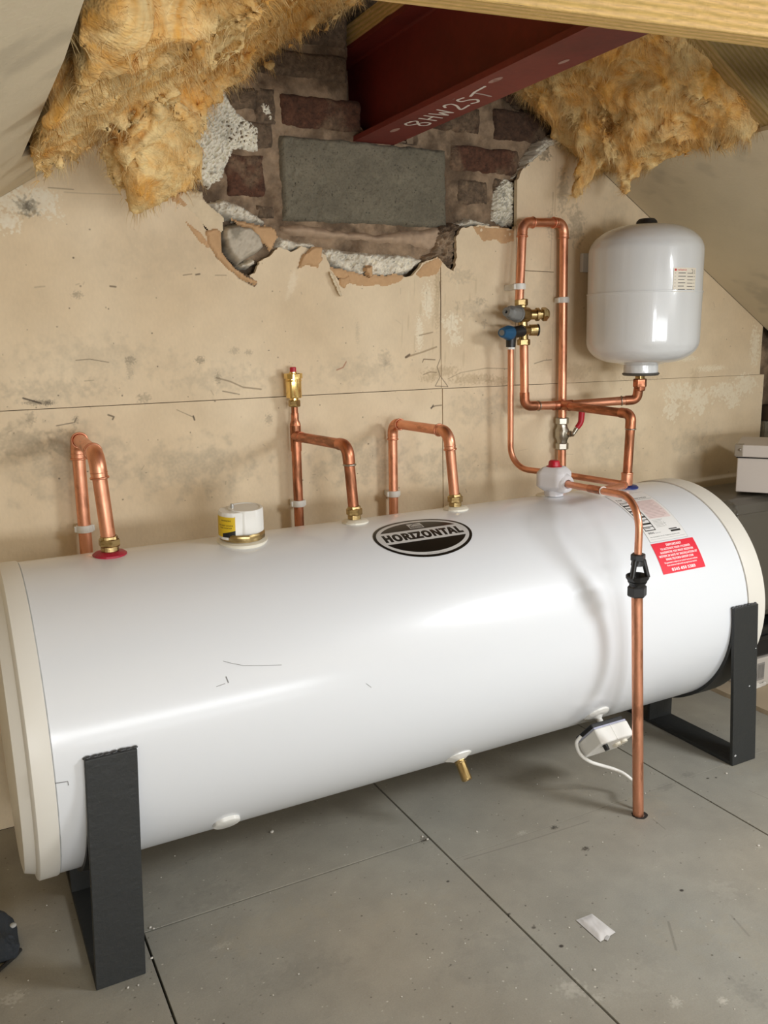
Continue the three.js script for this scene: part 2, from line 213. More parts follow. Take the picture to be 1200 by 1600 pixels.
  line([[348, 611], [374, 616]], 2.4, '90,78,62', 0.5); line([[338, 590], [360, 596], [380, 605], [408, 608]], 3, '110,94,74', 0.5); line([[88, 665], [116, 660], [120, 652]], 1.6, '70,60,50', 0.6); line([[276, 640], [303, 652]], 1.4, '80,66,50', 0.5); line([[302, 650], [304, 656]], 3, '60,50,40', 0.7); line([[169, 648], [178, 651], [176, 655]], 3, '60,50,40', 0.6); line([[526, 578], [536, 574], [541, 565]], 2.5, '150,84,60', 0.6);
  line([[835, 568], [850, 563], [862, 562]], 2, '80,70,56', 0.5); line([[673, 637], [680, 634], [690, 633]], 2.5, '80,66,50', 0.6); line([[674, 638], [677, 633]], 3, '50,40,32', 0.7); line([[866, 330], [864, 300], [860, 420]], 1.2, '120,104,80', 0.4);
  line([[100, 300], [130, 302], [190, 304]], 1, '120,104,84', 0.4); line([[75, 293], [115, 296]], 1.2, '90,78,62', 0.6);
  for (let k = 0; k < 70; k++) { const px = r() * 1190, py = 300 + r() * 480, a = r() * 6.3, l = 3 + r() * 14; line([[px, py], [px + Math.cos(a) * l, py + Math.sin(a) * l * 0.6]], 0.6 + r() * 2, r() < 0.6 ? '110,96,78' : '232,218,190', 0.12 + r() * 0.25); }
});
function wallUV(g) { const p = g.attributes.position, u = new Float32Array(p.count * 2); for (let i = 0; i < p.count; i++) { u[2 * i] = (p.getX(i) - WR.x0) / WR.w; u[2 * i + 1] = (p.getY(i) - WR.y0) / WR.h; } g.setAttribute('uv', new THREE.BufferAttribute(u, 2)); return g; }
mat.board = M({ map: wallTex, roughness: 0.8, bumpMap: rep(bumpFine, 9, 6), bumpScale: 0.0005 });
mat.paperEdge = M({ color: new THREE.Color(0.62, 0.58, 0.5), roughness: 0.95 });
mat.tornPaper = M({ map: dataTex(256, 256, (u, v) => { const a = tf(u, v, 6, 4, 71), b = tf(u, v, 40, 2, 75); return [198 + 26 * (a - 0.5) + 8 * b, 160 + 22 * (a - 0.5) + 8 * b, 118 + 18 * (a - 0.5) + 8 * b]; }), roughness: 0.9, side: THREE.DoubleSide });
mat.facePaper = M({ map: dataTex(256, 256, (u, v) => { const a = tf(u, v, 6, 4, 72), b = tf(u, v, 40, 2, 76); return [222 + 20 * (a - 0.5) + 6 * b, 204 + 20 * (a - 0.5) + 6 * b, 172 + 18 * (a - 0.5) + 6 * b]; }), roughness: 0.9, side: THREE.DoubleSide });
mat.gypsum = M({ map: dataTex(512, 512, (u, v) => { const a = tf(u, v, 8, 5, 81), b = tf(u, v, 40, 3, 86); const d = sstep(0.64, 0.8, b) * 0.5; return [mix(226, 150, d) * (0.85 + 0.3 * a), mix(218, 140, d) * (0.85 + 0.3 * a), mix(200, 122, d) * (0.85 + 0.3 * a)]; }), roughness: 0.95, bumpMap: rep(bumpPits, 1), bumpScale: 0.003 });
mat.greyCore = M({ map: dataTex(256, 256, (u, v) => { const a = tf(u, v, 8, 5, 83), b = tf(u, v, 40, 3, 88); const d = sstep(0.5, 0.7, a); return [mix(196, 150, d) + 20 * (b - 0.5), mix(186, 142, d) + 20 * (b - 0.5), mix(168, 126, d) + 20 * (b - 0.5)]; }), roughness: 0.95 });
const mortarTex = dataTex(512, 512, (u, v) => { const a = tf(u, v, 5, 6, 91), b = tf(u, v, 60, 2, 95), c = tf(u, v, 14, 4, 97); const d = sstep(0.35, 0.68, a); return [mix(152, 104, d) * (0.82 + 0.36 * c) + 14 * (b - 0.5), mix(130, 86, d) * (0.82 + 0.36 * c) + 14 * (b - 0.5), mix(106, 68, d) * (0.82 + 0.36 * c) + 14 * (b - 0.5)]; });
mat.mortar = M({ map: mortarTex, roughness: 0.97, bumpMap: rep(bumpCoarse, 2), bumpScale: 0.004 });
mat.paleMortar = M({ map: dataTex(256, 256, (u, v) => { const a = tf(u, v, 5, 5, 191), c = tf(u, v, 24, 3, 195); const k = 0.84 + 0.2 * a + 0.14 * (c - 0.5); return [192 * k, 166 * k, 140 * k]; }), roughness: 0.95, bumpMap: rep(bumpCoarse, 2), bumpScale: 0.002 });
const brickMat = (r, g, b, seed) => M({ map: dataTex(256, 256, (u, v) => { const a = tf(u, v, 4, 5, seed), c = tf(u, v, 36, 3, seed + 5), m = sstep(0.5, 0.7, a) * 0.75; const k = 0.7 + 0.5 * c; return [mix(r, 128, m) * k, mix(g, 108, m) * k, mix(b, 86, m) * k]; }), roughness: 0.95, bumpMap: rep(bumpPits, 2), bumpScale: 0.003 });
mat.brickRed = brickMat(96, 64, 48, 101); mat.brickDark = brickMat(84, 62, 48, 111); mat.brickBrown = brickMat(112, 94, 76, 121);
mat.concrete = M({ map: dataTex(512, 512, (u, v) => { const a = tf(u, v, 4, 5, 131), b = tf(u, v, 60, 3, 135), p = tf(u, v, 50, 2, 139), d = sstep(0.78, 0.86, p) * 0.3; const k = (0.86 + 0.26 * a + 0.14 * (b - 0.5)) * (1 - d); return [118 * k, 112 * k, 96 * k]; }), roughness: 0.95, bumpMap: rep(bumpPits, 2), bumpScale: 0.0025 });
mat.render = M({ map: dataTex(512, 512, (u, v) => { const b = tf(u, v, 34, 2, 143), a = tf(u, v, 6, 4, 147), d = sstep(0.66, 0.8, b) * 0.18; const k = (0.9 + 0.2 * a) * (1 - d); return [240 * k, 234 * k, 216 * k]; }), roughness: 0.9 });

// ------------------------------------------------------------------ gable wall
const wall = structure('wall_back');
{
  // plasterboard sheets round the torn hole
  const holePx = [[215, 185], [255, 260], [272, 298], [296, 322], [318, 352], [336, 385], [356, 412], [383, 434], [398, 426], [406, 408], [425, 398], [434, 386], [455, 394], [470, 386], [500, 390], [510, 402], [518, 424], [531, 440], [560, 446], [600, 440], [626, 434], [645, 430], [662, 410], [684, 402], [700, 418], [708, 424], [714, 405], [713, 370], [722, 356], [750, 352], [780, 356], [803, 360], [806, 350], [807, 285], [815, 266], [838, 246], [858, 230], [880, 214], [893, 222]];
  const hole = holePx.map(([x, y]) => W(x, y));
  const rough = []; for (let i = 0; i < hole.length - 1; i++) { const a = hole[i], b = hole[i + 1], n = Math.max(1, Math.round(Math.hypot(b[0] - a[0], b[1] - a[1]) / 0.006)); for (let k = 0; k < n; k++) { const t = k / n, x = mix(a[0], b[0], t), y = mix(a[1], b[1], t), q = (i > 30 && i < 33) ? 0.2 : 1; rough.push([x + q * 0.004 * fbm2(x * 60, y * 60, 3), y + q * 0.004 * fbm2(x * 60 + 9, y * 60, 3)]); } } rough.push(hole[hole.length - 1]);
  const cut = (x0, x1, y) => rough.filter((p) => p[0] > x0 && p[0] < x1);
  const Z0 = WZ - 0.0125, add = (P) => part('plasterboard_sheet', wallUV(extr(P, Z0, WZ)), mat.board, wall);
  const S = 0.8747, g = 0.0008;
  add([[-1.2, 0], [1.1145, 0], [1.1145, S - 0.0012], [-1.2, S + 0.0018]]);
  add([[1.1168, 0], [2.29, 0], [2.29, 0.8645], [1.1168, S - 0.0015]]);
  const jv = 1.1125, splitIndex = rough.findIndex((p, i) => p[0] > jv && i > 60);
  const left = rough.filter((p, i) => i < splitIndex);
  add([[-0.495, S + 0.0022], [jv - g, S + 0.0004], [jv - g, left[left.length - 1][1]], ...left.slice().reverse(), [LX + 0.05, slopeL(LX + 0.05)], [-0.495, slopeL(-0.495)]]);
  const sx = 1.3365, s2 = rough.findIndex((p, i) => i > splitIndex && p[0] > sx - 0.002);
  const mid = rough.slice(splitIndex, s2);
  add([[jv + g * 0.6, S], [sx - g, S - 0.002], [sx - g, mid[mid.length - 1][1]], ...mid.slice().reverse()].filter((p, i, a) => !i || Math.hypot(p[0] - a[i - 1][0], p[1] - a[i - 1][1]) > 1e-5));
  const rightHole = rough.slice(s2).filter((p) => p[0] > sx + g);
  const px0 = sx + g, px1 = 1.4575, py = 1.1590;
  add([[px0, S - 0.001], [px1, S - 0.003], [px1, py - g], [px0, py + 0.003 - g]]);
  const topAt = (x) => { let b = null; for (let i = 1; i < rightHole.length; i++) if ((rightHole[i - 1][0] - x) * (rightHole[i][0] - x) <= 0) b = mix(rightHole[i - 1][1], rightHole[i][1], 0.5); return b ?? slopeR(x); };
  const inner = rightHole.filter((p) => p[0] < px1), outer = rightHole.filter((p) => p[0] > px1 + g);
  add([[px0, py + 0.003 + g], [px1, py + g], [px1, topAt(px1)], ...inner.slice().reverse()]);
  add([[px1 + g * 0.7, S - 0.003], [2.27, 0.8655], [2.27, slopeR(2.27)], [1.575, slopeR(1.575)], ...outer.slice().reverse(), [px1 + g * 0.7, topAt(px1)]]);
  // masonry behind, with the pocket that takes the steel beam
  const pocket = [[0.895, 1.515], [0.94, 1.462], [1.05, 1.447], [1.062, 1.60], [1.06, 1.73], [0.899, 1.73]];
  part('masonry', boxUV(extr([[-1.2, 0], [3.3, 0], [3.3, 0.5], [0.989, 2.02], [-1.2, 0.75]], -2.16, -1.866, [jag(pocket.slice().reverse(), 0.006, 0.02, 3)]), 0.3), mat.mortar, wall);
  part('beam_pocket_back', box(0.85, 1.40, -2.16, 1.1, 1.78, -2.10), mat.void, wall);
  // rough mortar bed over the opening
  const bed = jag([[0.38, 1.30], [0.46, 1.20], [0.62, 1.16], [0.85, 1.16], [1.10, 1.16], [1.30, 1.24], [1.34, 1.24], [1.36, 1.36], [1.47, 1.44], [1.55, 1.46], [1.28, 1.60], [1.066, 1.66], [1.066, 1.452], [0.94, 1.46], [0.897, 1.515], [0.899, 1.715], [0.80, 1.70], [0.62, 1.57], [0.40, 1.43]], 0.006, 0.03, 5);
  part('mortar_bed', relief(bed, 0.005, (x, y, d) => { let z = -1.852 + 0.006 * fbm2(x * 14, y * 14, 4) + 0.0025 * fbm2(x * 60, y * 60, 2); z += 0.012 * sstep(1.25, 1.21, y) * (0.6 + 0.4 * fbm2(x * 8, y * 8)); return d < 0.004 ? -1.870 : z; }), mat.mortar, wall);
  // bricks and the padstone, each proud of the bed
  const br = (px0, py0, px1, py1, m, proud = 0, seed = 1, name = 'brick') => {
    const a = W(px0, py0, BRZ), b = W(px1, py0, BRZ), c = W(px1, py1, BRZ), d = W(px0, py1, BRZ), y0 = (c[1] + d[1]) / 2, y1 = (a[1] + b[1]) / 2, x0 = (a[0] + d[0]) / 2, x1 = (b[0] + c[0]) / 2;
    return brw(x0, y0, x1, y1, m, proud, seed, name);
  };
  const brw = (x0, y0, x1, y1, m, proud, seed, name = 'brick') => {
    const P = jag([[x0, y0], [x1, y0], [x1, y1], [x0, y1]], name === 'brick' ? 0.005 : 0.003, 0.02, seed);
    return part(name, relief(P, 0.005, (x, y, d) => { const e = clamp(d / 0.008, 0, 1); return -1.864 + (0.017 + proud) * Math.sqrt(e) + 0.0025 * fbm2(x * 30 + seed, y * 30, 3) - (fbm2(x * 22 + seed * 3, y * 22, 3) > 0.42 ? 0.003 : 0); }, 0.26), m, wall);
  };
  br(437, 149, 566, 203, mat.brickRed, 0.004, 2); br(352, 238, 417, 308, mat.brickRed, 0.002, 3); br(398, 78, 544, 122, mat.brickBrown, 0.006, 4); br(462, 16, 543, 72, mat.brickBrown, 0.012, 5); br(405, 34, 458, 62, mat.brickRed, 0.003, 6); br(354, 132, 402, 172, mat.brickBrown, 0.005, 7); br(396, 134, 434, 196, mat.brickBrown, 0.0, 17);
  br(665, 163, 752, 207, mat.brickDark, 0.002, 8); br(770, 172, 862, 224, mat.brickDark, 0.003, 9); br(768, 128, 870, 162, mat.brickDark, 0.002, 10); br(704, 228, 812, 272, mat.brickRed, 0.003, 11); br(716, 279, 764, 322, mat.brickBrown, 0.001, 12); br(772, 276, 806, 318, mat.brickBrown, 0.0, 13);
  br(664, 112, 752, 152, mat.brickDark, 0.002, 14); br(400, 318, 432, 342, mat.brickBrown, 0, 15); br(352, 186, 428, 232, mat.brickBrown, 0.001, 16);
  br(438, 221, 698, 352, mat.concrete, 0.006, 21, 'padstone');
  const fp = jag([[436, 352], [470, 346], [520, 358], [600, 364], [660, 356], [704, 350], [706, 366], [690, 392], [668, 394], [640, 385], [560, 379], [500, 375], [462, 372], [440, 364]].map(([x, y]) => W(x, y, -1.84)), 0.004, 0.02, 44);
  part('mortar_fillet', relief(fp, 0.004, (x, y, d) => -1.868 + 0.034 * Math.pow(clamp(d / 0.014, 0, 1), 0.4) + 0.004 * fbm2(x * 20, y * 20, 3) + 0.0015 * fbm2(x * 80, y * 80, 2), 0.3), mat.paleMortar, wall, 'smeared pale mortar under the padstone');
  // knobbly white render left on the brickwork
  const lump = (x, y) => { const c = n2(x * 105, y * 105), e = n2(x * 220 + 4, y * 220); return 0.0010 * c + 0.0014 * e - 0.011 * sstep(0.28, 0.62, n2(x * 128 + 9, y * 128)) - 0.003 * sstep(0.1, 0.6, c); };
  const rp = [[262, 160], [290, 140], [318, 120], [352, 116], [358, 148], [376, 172], [398, 186], [410, 198], [409, 234], [372, 236], [356, 264], [348, 284], [330, 296], [318, 288], [290, 272], [266, 230]].map(([x, y]) => W(x, y, -1.838));
  part('render_patch', relief(jag(rp, 0.004, 0.015, 8), 0.0021, (x, y, d) => -1.866 + 0.026 * Math.sqrt(clamp(d / 0.01, 0, 1)) + lump(x, y), 0.3), mat.render, wall);
  part('render_patch', relief(jag([[398, 160], [412, 152], [428, 156], [434, 180], [428, 194], [412, 180]].map(([x, y]) => W(x, y, -1.838)), 0.003, 0.012, 9), 0.0021, (x, y, d) => -1.864 + 0.025 * Math.sqrt(clamp(d / 0.02, 0, 1)) + lump(x, y), 0.3), mat.render, wall);
  part('render_patch', relief(jag([[808, 282], [806, 355], [790, 356], [768, 346], [772, 318], [776, 292], [790, 276]].map(([x, y]) => W(x, y, -1.838)), 0.003, 0.012, 10), 0.0021, (x, y, d) => -1.864 + 0.028 * Math.sqrt(clamp(d / 0.01, 0, 1)) + 1.3 * lump(x, y), 0.3), mat.render, wall);
  // broken gypsum core round the edge of the hole
  const core = (px, seed, z = -1.826, amp = 1, m = mat.gypsum, cell = 0.003) => part('gypsum_core', relief(jag(px.map(([x, y]) => W(x, y)), 0.004, 0.012, seed), cell, (x, y, d) => mix(-1.85, z, Math.sqrt(clamp(d / 0.009, 0, 1))) + amp * (0.006 * fbm2(x * 55 + seed, y * 55, 4) + 0.5 * lump(x, y)), 0.3), m, wall);
  core([[500, 388], [520, 386], [560, 391], [600, 395], [640, 396], [668, 405], [660, 412], [640, 428], [610, 434], [570, 434], [540, 426], [520, 416], [505, 402]], 31, -1.819, 1.5);
  core([[350, 306], [372, 316], [400, 330], [420, 346], [416, 352], [392, 350], [366, 344], [338, 334], [326, 318]], 32, -1.818, 1.3);
  core([[300, 292], [322, 296], [326, 312], [336, 334], [350, 345], [330, 352], [312, 336], [292, 314], [270, 300], [276, 288]], 33, -1.822, 0.6, mat.facePaper);
  core([[815, 268], [830, 240], [846, 218], [866, 208], [880, 208], [892, 222], [876, 226], [856, 236], [840, 250], [824, 264], [808, 278]], 34, -1.810, 2.2);
  core([[686, 372], [694, 352], [712, 346], [736, 350], [716, 364], [714, 404], [710, 424], [696, 414], [684, 404], [672, 410], [664, 400], [680, 392]], 35, -1.822, 2.2, mat.mortar);
  core([[716, 346], [740, 340], [768, 346], [778, 354], [740, 353], [720, 356]], 36, -1.820, 1.2);
  core([[436, 366], [470, 376], [500, 380], [498, 388], [470, 388], [448, 394], [434, 386]], 37, -1.824, 1.2, mat.gypsum);
  core([[345, 362], [352, 352], [372, 348], [392, 352], [408, 366], [416, 386], [400, 398], [372, 414], [362, 404], [350, 388]], 38, -1.806, 0.35, mat.greyCore);
  core([[372, 414], [398, 402], [404, 410], [390, 418], [378, 420]], 39, -1.805, 0.5, mat.gypsum);
  // torn paper: a rim of brown stripping and curled flaps
  const tear = (px, seed, z = WZ + 0.0012, m = mat.tornPaper, curl = null) => part('torn_paper', relief(jag(px.map(([x, y]) => W(x, y)), 0.003, 0.01, seed), 0.003, (x, y, d) => (d < 0.001 ? WZ - 0.001 : z) + 0.0012 * fbm2(x * 30, y * 30) + (curl ? curl(x, y) : 0), 0.2), m, wall);
  tear([[512, 416], [540, 424], [575, 432], [620, 430], [634, 432], [624, 440], [600, 448], [586, 446], [560, 448], [535, 436], [524, 432]], 51);
  tear([[648, 428], [662, 412], [684, 402], [692, 410], [684, 428], [672, 432], [656, 434]], 52);
  tear([[735, 354], [770, 354], [803, 359], [804, 376], [786, 382], [772, 374], [756, 378], [742, 362]], 53, WZ + 0.0006);
  tear([[268, 292], [294, 318], [290, 324], [270, 314], [258, 300]], 54);
  const curlAt = (cx, cy, k, n = [0, 1]) => { const [x0, y0] = W(cx, cy); return (x, y) => { const t = Math.max(0, (x - x0) * n[0] + (y - y0) * n[1]); return k * t * t; }; };
  tear([[358, 342], [400, 352], [428, 358], [433, 372], [420, 392], [408, 378], [392, 358], [370, 350]], 55, WZ + 0.006, mat.tornPaper, curlAt(392, 356, 4, [0.7, 0.7]));
  tear([[320, 360], [334, 358], [346, 364], [344, 388], [352, 404], [366, 418], [384, 432], [400, 440], [396, 446], [380, 438], [356, 420], [338, 402], [326, 384]], 56, WZ + 0.004, mat.tornPaper, curlAt(330, 400, 3, [0.8, 0.4]));
  tear([[472, 398], [484, 388], [500, 388], [503, 406], [497, 418], [478, 414], [464, 420]], 57, WZ + 0.006, mat.tornPaper, curlAt(480, 418, 6, [0, 1]));
  tear([[512, 420], [520, 428], [528, 446], [534, 466], [526, 458], [518, 444]], 58, WZ + 0.004, mat.facePaper, curlAt(528, 430, 20, [-1, -0.5]));
  tear([[530, 434], [546, 430], [548, 440], [538, 452], [530, 446]], 59, WZ + 0.004, mat.tornPaper);
  tear([[568, 418], [578, 416], [582, 432], [574, 436]], 60, WZ + 0.012, mat.tornPaper);
  tear([[376, 428], [392, 432], [402, 442], [398, 448], [384, 440]], 61, WZ + 0.008, mat.mortar);
  tear([[285, 340], [300, 352], [318, 368], [330, 388], [324, 388], [308, 372], [294, 356]], 62, WZ + 0.002, mat.tornPaper);
  tear([[288, 300], [316, 312], [350, 340], [346, 366], [330, 362], [312, 346], [292, 326], [270, 312]], 63, WZ + 0.0008, mat.facePaper);
  // the end of the gable beyond the board: a dark lintel end over rough concrete
  part('lintel_end', box(2.30, 0.722, -1.866, 2.62, 0.765, -1.79), M({ color: new THREE.Color(0.05, 0.028, 0.015), roughness: 0.9 }), wall);
  part('concrete_block', boxUV(rbox(2.295, 0.30, -1.866, 2.60, 0.720, -1.805, 0.006), 0.3), mat.concrete, wall);
}
// ------------------------------------------------------------------ floor of chipboard sheets
const FR = { x0: -0.2, z0: -1.85, w: 2.6, h: 1.6 };
const floorTex = canvasTex(2048, 1260, (g, w, h) => {
  const P0 = paint(w, h, (i, j) => { const x = i / w * FR.w, y = j / h * FR.h, a = fbm2(x * 3 + 20, y * 3, 4), b = fbm2(x * 11 + 5, y * 11 + 9, 3), c = n2(x * 260, y * 260), d = n2(x * 500, y * 500), e = fbm2(x * 1.3 + 40, y * 1.3, 2), k = 1 + 0.05 * a + 0.035 * b + 0.022 * c + 0.02 * d; return [(153 + 4 * e) * k, 148 * k, (136 - 4 * e) * k]; });
  const S = w / FR.w, C = (px, py) => { const p = onY(px, py, 0); return [(p.x - FR.x0) * S, (p.z - FR.z0) * S]; };
  const bl = (px, py, rx, ry, col, al, seed, rough = 0.4, turn = 0) => { const [x, y] = C(px, py); blob(P0, x, y, rx * S / 1000, ry * S / 1000, col, al, seed, rough, turn); };
  const line = (pts, wd, col, al) => { g.beginPath(); pts.forEach(([a, b]) => g.lineTo(...C(a, b))); g.strokeStyle = `rgba(${col},${al})`; g.lineWidth = wd * S / 1000; g.lineCap = 'round'; g.stroke(); };
  for (const [x, y, rx, ry, al, s] of [[914, 1326, 9, 7, 0.9, 1], [865, 1293, 10, 6, 0.7, 2], [699, 1377, 4, 3, 0.8, 3], [1064, 1391, 5, 4, 0.85, 4], [876, 1478, 5, 4, 0.9, 5], [833, 1449, 5, 4, 0.6, 6], [662, 1312, 12, 8, 0.6, 7], [1105, 1216, 5, 3, 0.8, 8], [1118, 1215, 3, 3, 0.8, 9], [915, 1336, 3, 2, 0.7, 10], [794, 1428, 5, 3, 0.6, 11]]) bl(x, y, rx, ry, '46,40,34', al, s, 0.6);
  for (const [x, y, rx, ry, al, s] of [[893, 1545, 24, 22, 0.4, 12], [930, 1560, 14, 8, 0.3, 13], [1055, 1566, 12, 10, 0.45, 14], [1127, 1563, 9, 8, 0.6, 15], [815, 1301, 14, 7, 0.4, 16], [345, 1478, 20, 8, 0.3, 17], [20, 1560, 20, 14, 0.45, 18], [745, 1300, 6, 5, 0.4, 19], [1130, 1390, 30, 30, 0.15, 20], [1185, 1323, 6, 6, 0.4, 21], [985, 1530, 70, 30, 0.1, 22]]) bl(x, y, rx, ry, '214,208,196', al, s, 0.6);
  for (const [x, y, rx, ry, al, s] of [[1010, 1260, 60, 50, 0.18, 23], [880, 1240, 60, 40, 0.12, 24], [640, 1420, 90, 50, 0.12, 25], [420, 1450, 120, 60, 0.16, 26], [1180, 1480, 50, 90, 0.14, 27], [1150, 1190, 60, 60, 0.16, 28], [1060, 1460, 60, 60, 0.12, 29]]) bl(x, y, rx, ry, '168,152,124', al, s, 0.5);
  for (const [x, y, rx, ry, al, s] of [[1040, 1230, 30, 14, 0.25, 30], [1075, 1210, 20, 14, 0.3, 31], [470, 1520, 90, 40, 0.14, 32], [760, 1500, 80, 60, 0.12, 33], [330, 1400, 60, 40, 0.15, 34], [1165, 1550, 20, 40, 0.2, 35]]) bl(x, y, rx, ry, '98,96,90', al, s, 0.5);
  const r = rng(7); for (let k = 0; k < 700; k++) bl(r() * 1200, 1100 + r() * 500, 0.8 + r() * 1.6, 0.8 + r() * 1.4, r() < 0.6 ? '60,54,46' : '226,220,208', 0.3 + r() * 0.5, k);
  settle(g, P0);
  line([[725, 1343], [830, 1312], [920, 1283]], 2, '88,84,78', 0.35); line([[1020, 1280], [1040, 1296]], 1.5, '90,86,78', 0.5); line([[1044, 1440], [1056, 1484]], 4, '100,96,88', 0.35); line([[1142, 1430], [1170, 1462]], 4, '100,96,88', 0.25);
  line([[1170, 1235], [1200, 1248]], 1.5, '90,86,78', 0.4);
});
mat.chipboard = M({ map: floorTex, roughness: 0.62, bumpMap: rep(bumpFine, 12, 8), bumpScale: 0.0004 });
mat.plainBoard = M({ color: new THREE.Color(0.36, 0.33, 0.285), roughness: 0.65 });
const floor = structure('floor');
{
  const f = (x0, z0, x1, z1, m = mat.chipboard) => { const g = rbox(x0, -0.022, z0, x1, 0, z1, 0.0007, 1); const p = g.attributes.position, u = new Float32Array(p.count * 2); for (let i = 0; i < p.count; i++) { u[2 * i] = (p.getX(i) - FR.x0) / FR.w; u[2 * i + 1] = 1 - (p.getZ(i) - FR.z0) / FR.h; } g.setAttribute('uv', new THREE.BufferAttribute(u, 2)); return part('floorboard', g, m, floor); };
  const G = 0.0019, zb = WZ + 0.002, ze = 2.58;
  f(-0.385, zb, 0.2125 - G, ze); f(0.2125 + G, zb, 0.7885 - G, -1.3465); f(0.2125 + G, -1.3430, 0.7885 - G, ze);
  f(0.7885 + G, zb, 1.3885 - G, -1.2605); f(0.7885 + G, -1.2595, 1.3885 - G, ze); f(1.3885 + G, zb, 1.9885, -1.2600); f(1.3885 + G, -1.2595, 1.9885, ze); f(1.9915, zb, 3.0, ze); f(-0.99, zb, -0.388, ze);
  part('subfloor', box(-1.2, -0.06, -1.9, 3.3, -0.024, 2.7), mat.void, floor);
}
// ------------------------------------------------------------------ roof: plasterboard slopes, felt, side walls, front gable
mat.ceilBoard = M({ map: dataTex(1024, 1024, (u, v) => { const a = tf(u, v, 3, 5, 161), b = tf(u, v, 20, 3, 165), c = tf(u, v, 9, 4, 169), d = sstep(0.6, 0.8, c) * 0.1; const k = (0.95 + 0.1 * a + 0.03 * (b - 0.5)) * (1 - d); return [214 * k, 200 * k, 172 * k]; }), roughness: 0.82, bumpMap: rep(bumpFine, 6), bumpScale: 0.0004 });
mat.felt = M({ color: new THREE.Color(0.018, 0.016, 0.015), roughness: 1 });
mat.plainWall = M({ color: new THREE.Color(0.60, 0.52, 0.40), roughness: 0.85 });
// a sheet lying in a roof slope: outline in (distance up the slope from x = 0 level line, z); side -1 left, +1 right
const LEN = Math.hypot(1, SLOPE);
function slopeSheet(P, side, z0, z1, holes = []) {
  // outline given as [x, z]; the sheet sits between z0 and z1 metres above the soffit plane
  const nrm = side < 0 ? V(-SLOPE, 1, 0).divideScalar(LEN) : V(SLOPE, 1, 0).divideScalar(LEN), y = side < 0 ? slopeL : slopeR;
  const g = new THREE.ExtrudeGeometry((() => { const s = shapeOf(P); holes.forEach((h) => s.holes.push(new THREE.Path(h.map(([a, b]) => new THREE.Vector2(a, b))))); return s; })(), { depth: z1 - z0, bevelEnabled: false });
  const p = g.attributes.position; for (let i = 0; i < p.count; i++) { const x = p.getX(i), z = p.getY(i), t = p.getZ(i) + z0; p.setXYZ(i, x + nrm.x * t, y(x) + nrm.y * t, z + nrm.z * t); }
  g.computeVertexNormals(); const q = toCreasedNormals(g, 0.3); const pp = q.attributes.position, u = new Float32Array(pp.count * 2); for (let i = 0; i < pp.count; i++) { u[2 * i] = pp.getX(i) * LEN / 1.1; u[2 * i + 1] = pp.getZ(i) / 1.1; } q.setAttribute('uv', new THREE.BufferAttribute(u, 2)); return q;
}
const ceiling = structure('ceiling');
{
  const edge = jag([[0.366, -1.815], [0.30, -1.70], [0.155, -1.446]], 0.003, 0.02, 61).slice(0, -4);
  part('ceiling_sheet', slopeSheet([[-0.98, -1.815], [0.364, -1.815], [0.30, -1.70], [0.22, -1.56], [0.152, -1.446], [0.147, -0.94], [0.139, -0.77], [0.139, -0.5], [-0.98, -0.5]], -1, 0, 0.0125), mat.ceilBoard, ceiling);
  part('ceiling_sheet', slopeSheet([[1.609, -1.815], [3.0, -1.815], [3.0, 2.58], [0.66, 2.58], [0.66, 0.3], [1.613, 0.3], [1.613, -1.327], [1.611, -1.60]], 1, 0, 0.0125, [[[1.68, -0.35], [1.68, 0.15], [2.08, 0.15], [2.08, -0.35]]]), mat.ceilBoard, ceiling);
  part('roof_felt', slopeSheet([[-1.1, -2.16], [0.99, -2.16], [0.99, -0.48], [-1.1, -0.48]], -1, 0.13, 0.15), mat.felt, ceiling);
  part('roof_felt', slopeSheet([[0.58, -2.16], [3.1, -2.16], [3.1, 2.7], [0.58, 2.7]], 1, 0.13, 0.15, [[[1.65, -0.38], [1.65, 0.18], [2.20, 0.18], [2.20, -0.38]]]), mat.felt, ceiling);
  // the left slope gives way to a dormer where the photographer crouches
  part('dormer_ceiling', box(-1.1, 1.98, -0.5, 0.76, 2.02, 2.7), mat.ceilBoard, ceiling);
  part('dormer_cheek', extr([[-1.1, slopeL(-1.1)], [0.99, slopeL(0.99)], [0.99, 2.0], [-1.1, 2.0]], -0.5, -0.47), mat.plainWall, ceiling);
}
const sideL = structure('wall_left'); part('plaster', [box(-1.1, -0.05, -1.9, -0.98, 0.72, 2.7), box(-1.1, 0.72, -0.5, -0.98, 2.0, 2.7)], mat.plainWall, sideL);
const sideR = structure('wall_right'); part('plaster', box(3.0, -0.05, -1.9, 3.12, 0.72, 2.7), mat.plainWall, sideR);
const front = structure('wall_front'); part('plaster', extr([[-1.1, 0], [3.12, 0], [3.12, 0.62], [0.75, 2.08], [-1.1, 2.08]], 2.58, 2.7, [[[0.43, 0.10], [0.43, 0.90], [1.97, 0.90], [1.97, 0.10]], [[-0.30, 0.43], [-0.30, 0.97], [0.34, 0.97], [0.34, 0.43]]]), mat.plainWall, front);  // second opening serves the added side window
mat.whiteGloss = M({ color: new THREE.Color(0.8, 0.8, 0.78), roughness: 0.3 });
mat.glass = MP({ color: 0xffffff, roughness: 0.02, transmission: 1, thickness: 0 });
const win1 = structure('unseen_window_1'); // unseen front gable window, panes set for the streaks on the cylinder
part('window_frame', [[0.43, 0.10, 1.97, 0.13], [0.43, 0.87, 1.97, 0.90], [0.43, 0.27, 1.97, 0.53], [0.43, 0.13, 0.46, 0.87], [1.94, 0.13, 1.97, 0.87]].map(([a, b, c, d]) => rbox(a, b, 2.60, c, d, 2.66, 0.004)), mat.whiteGloss, win1);
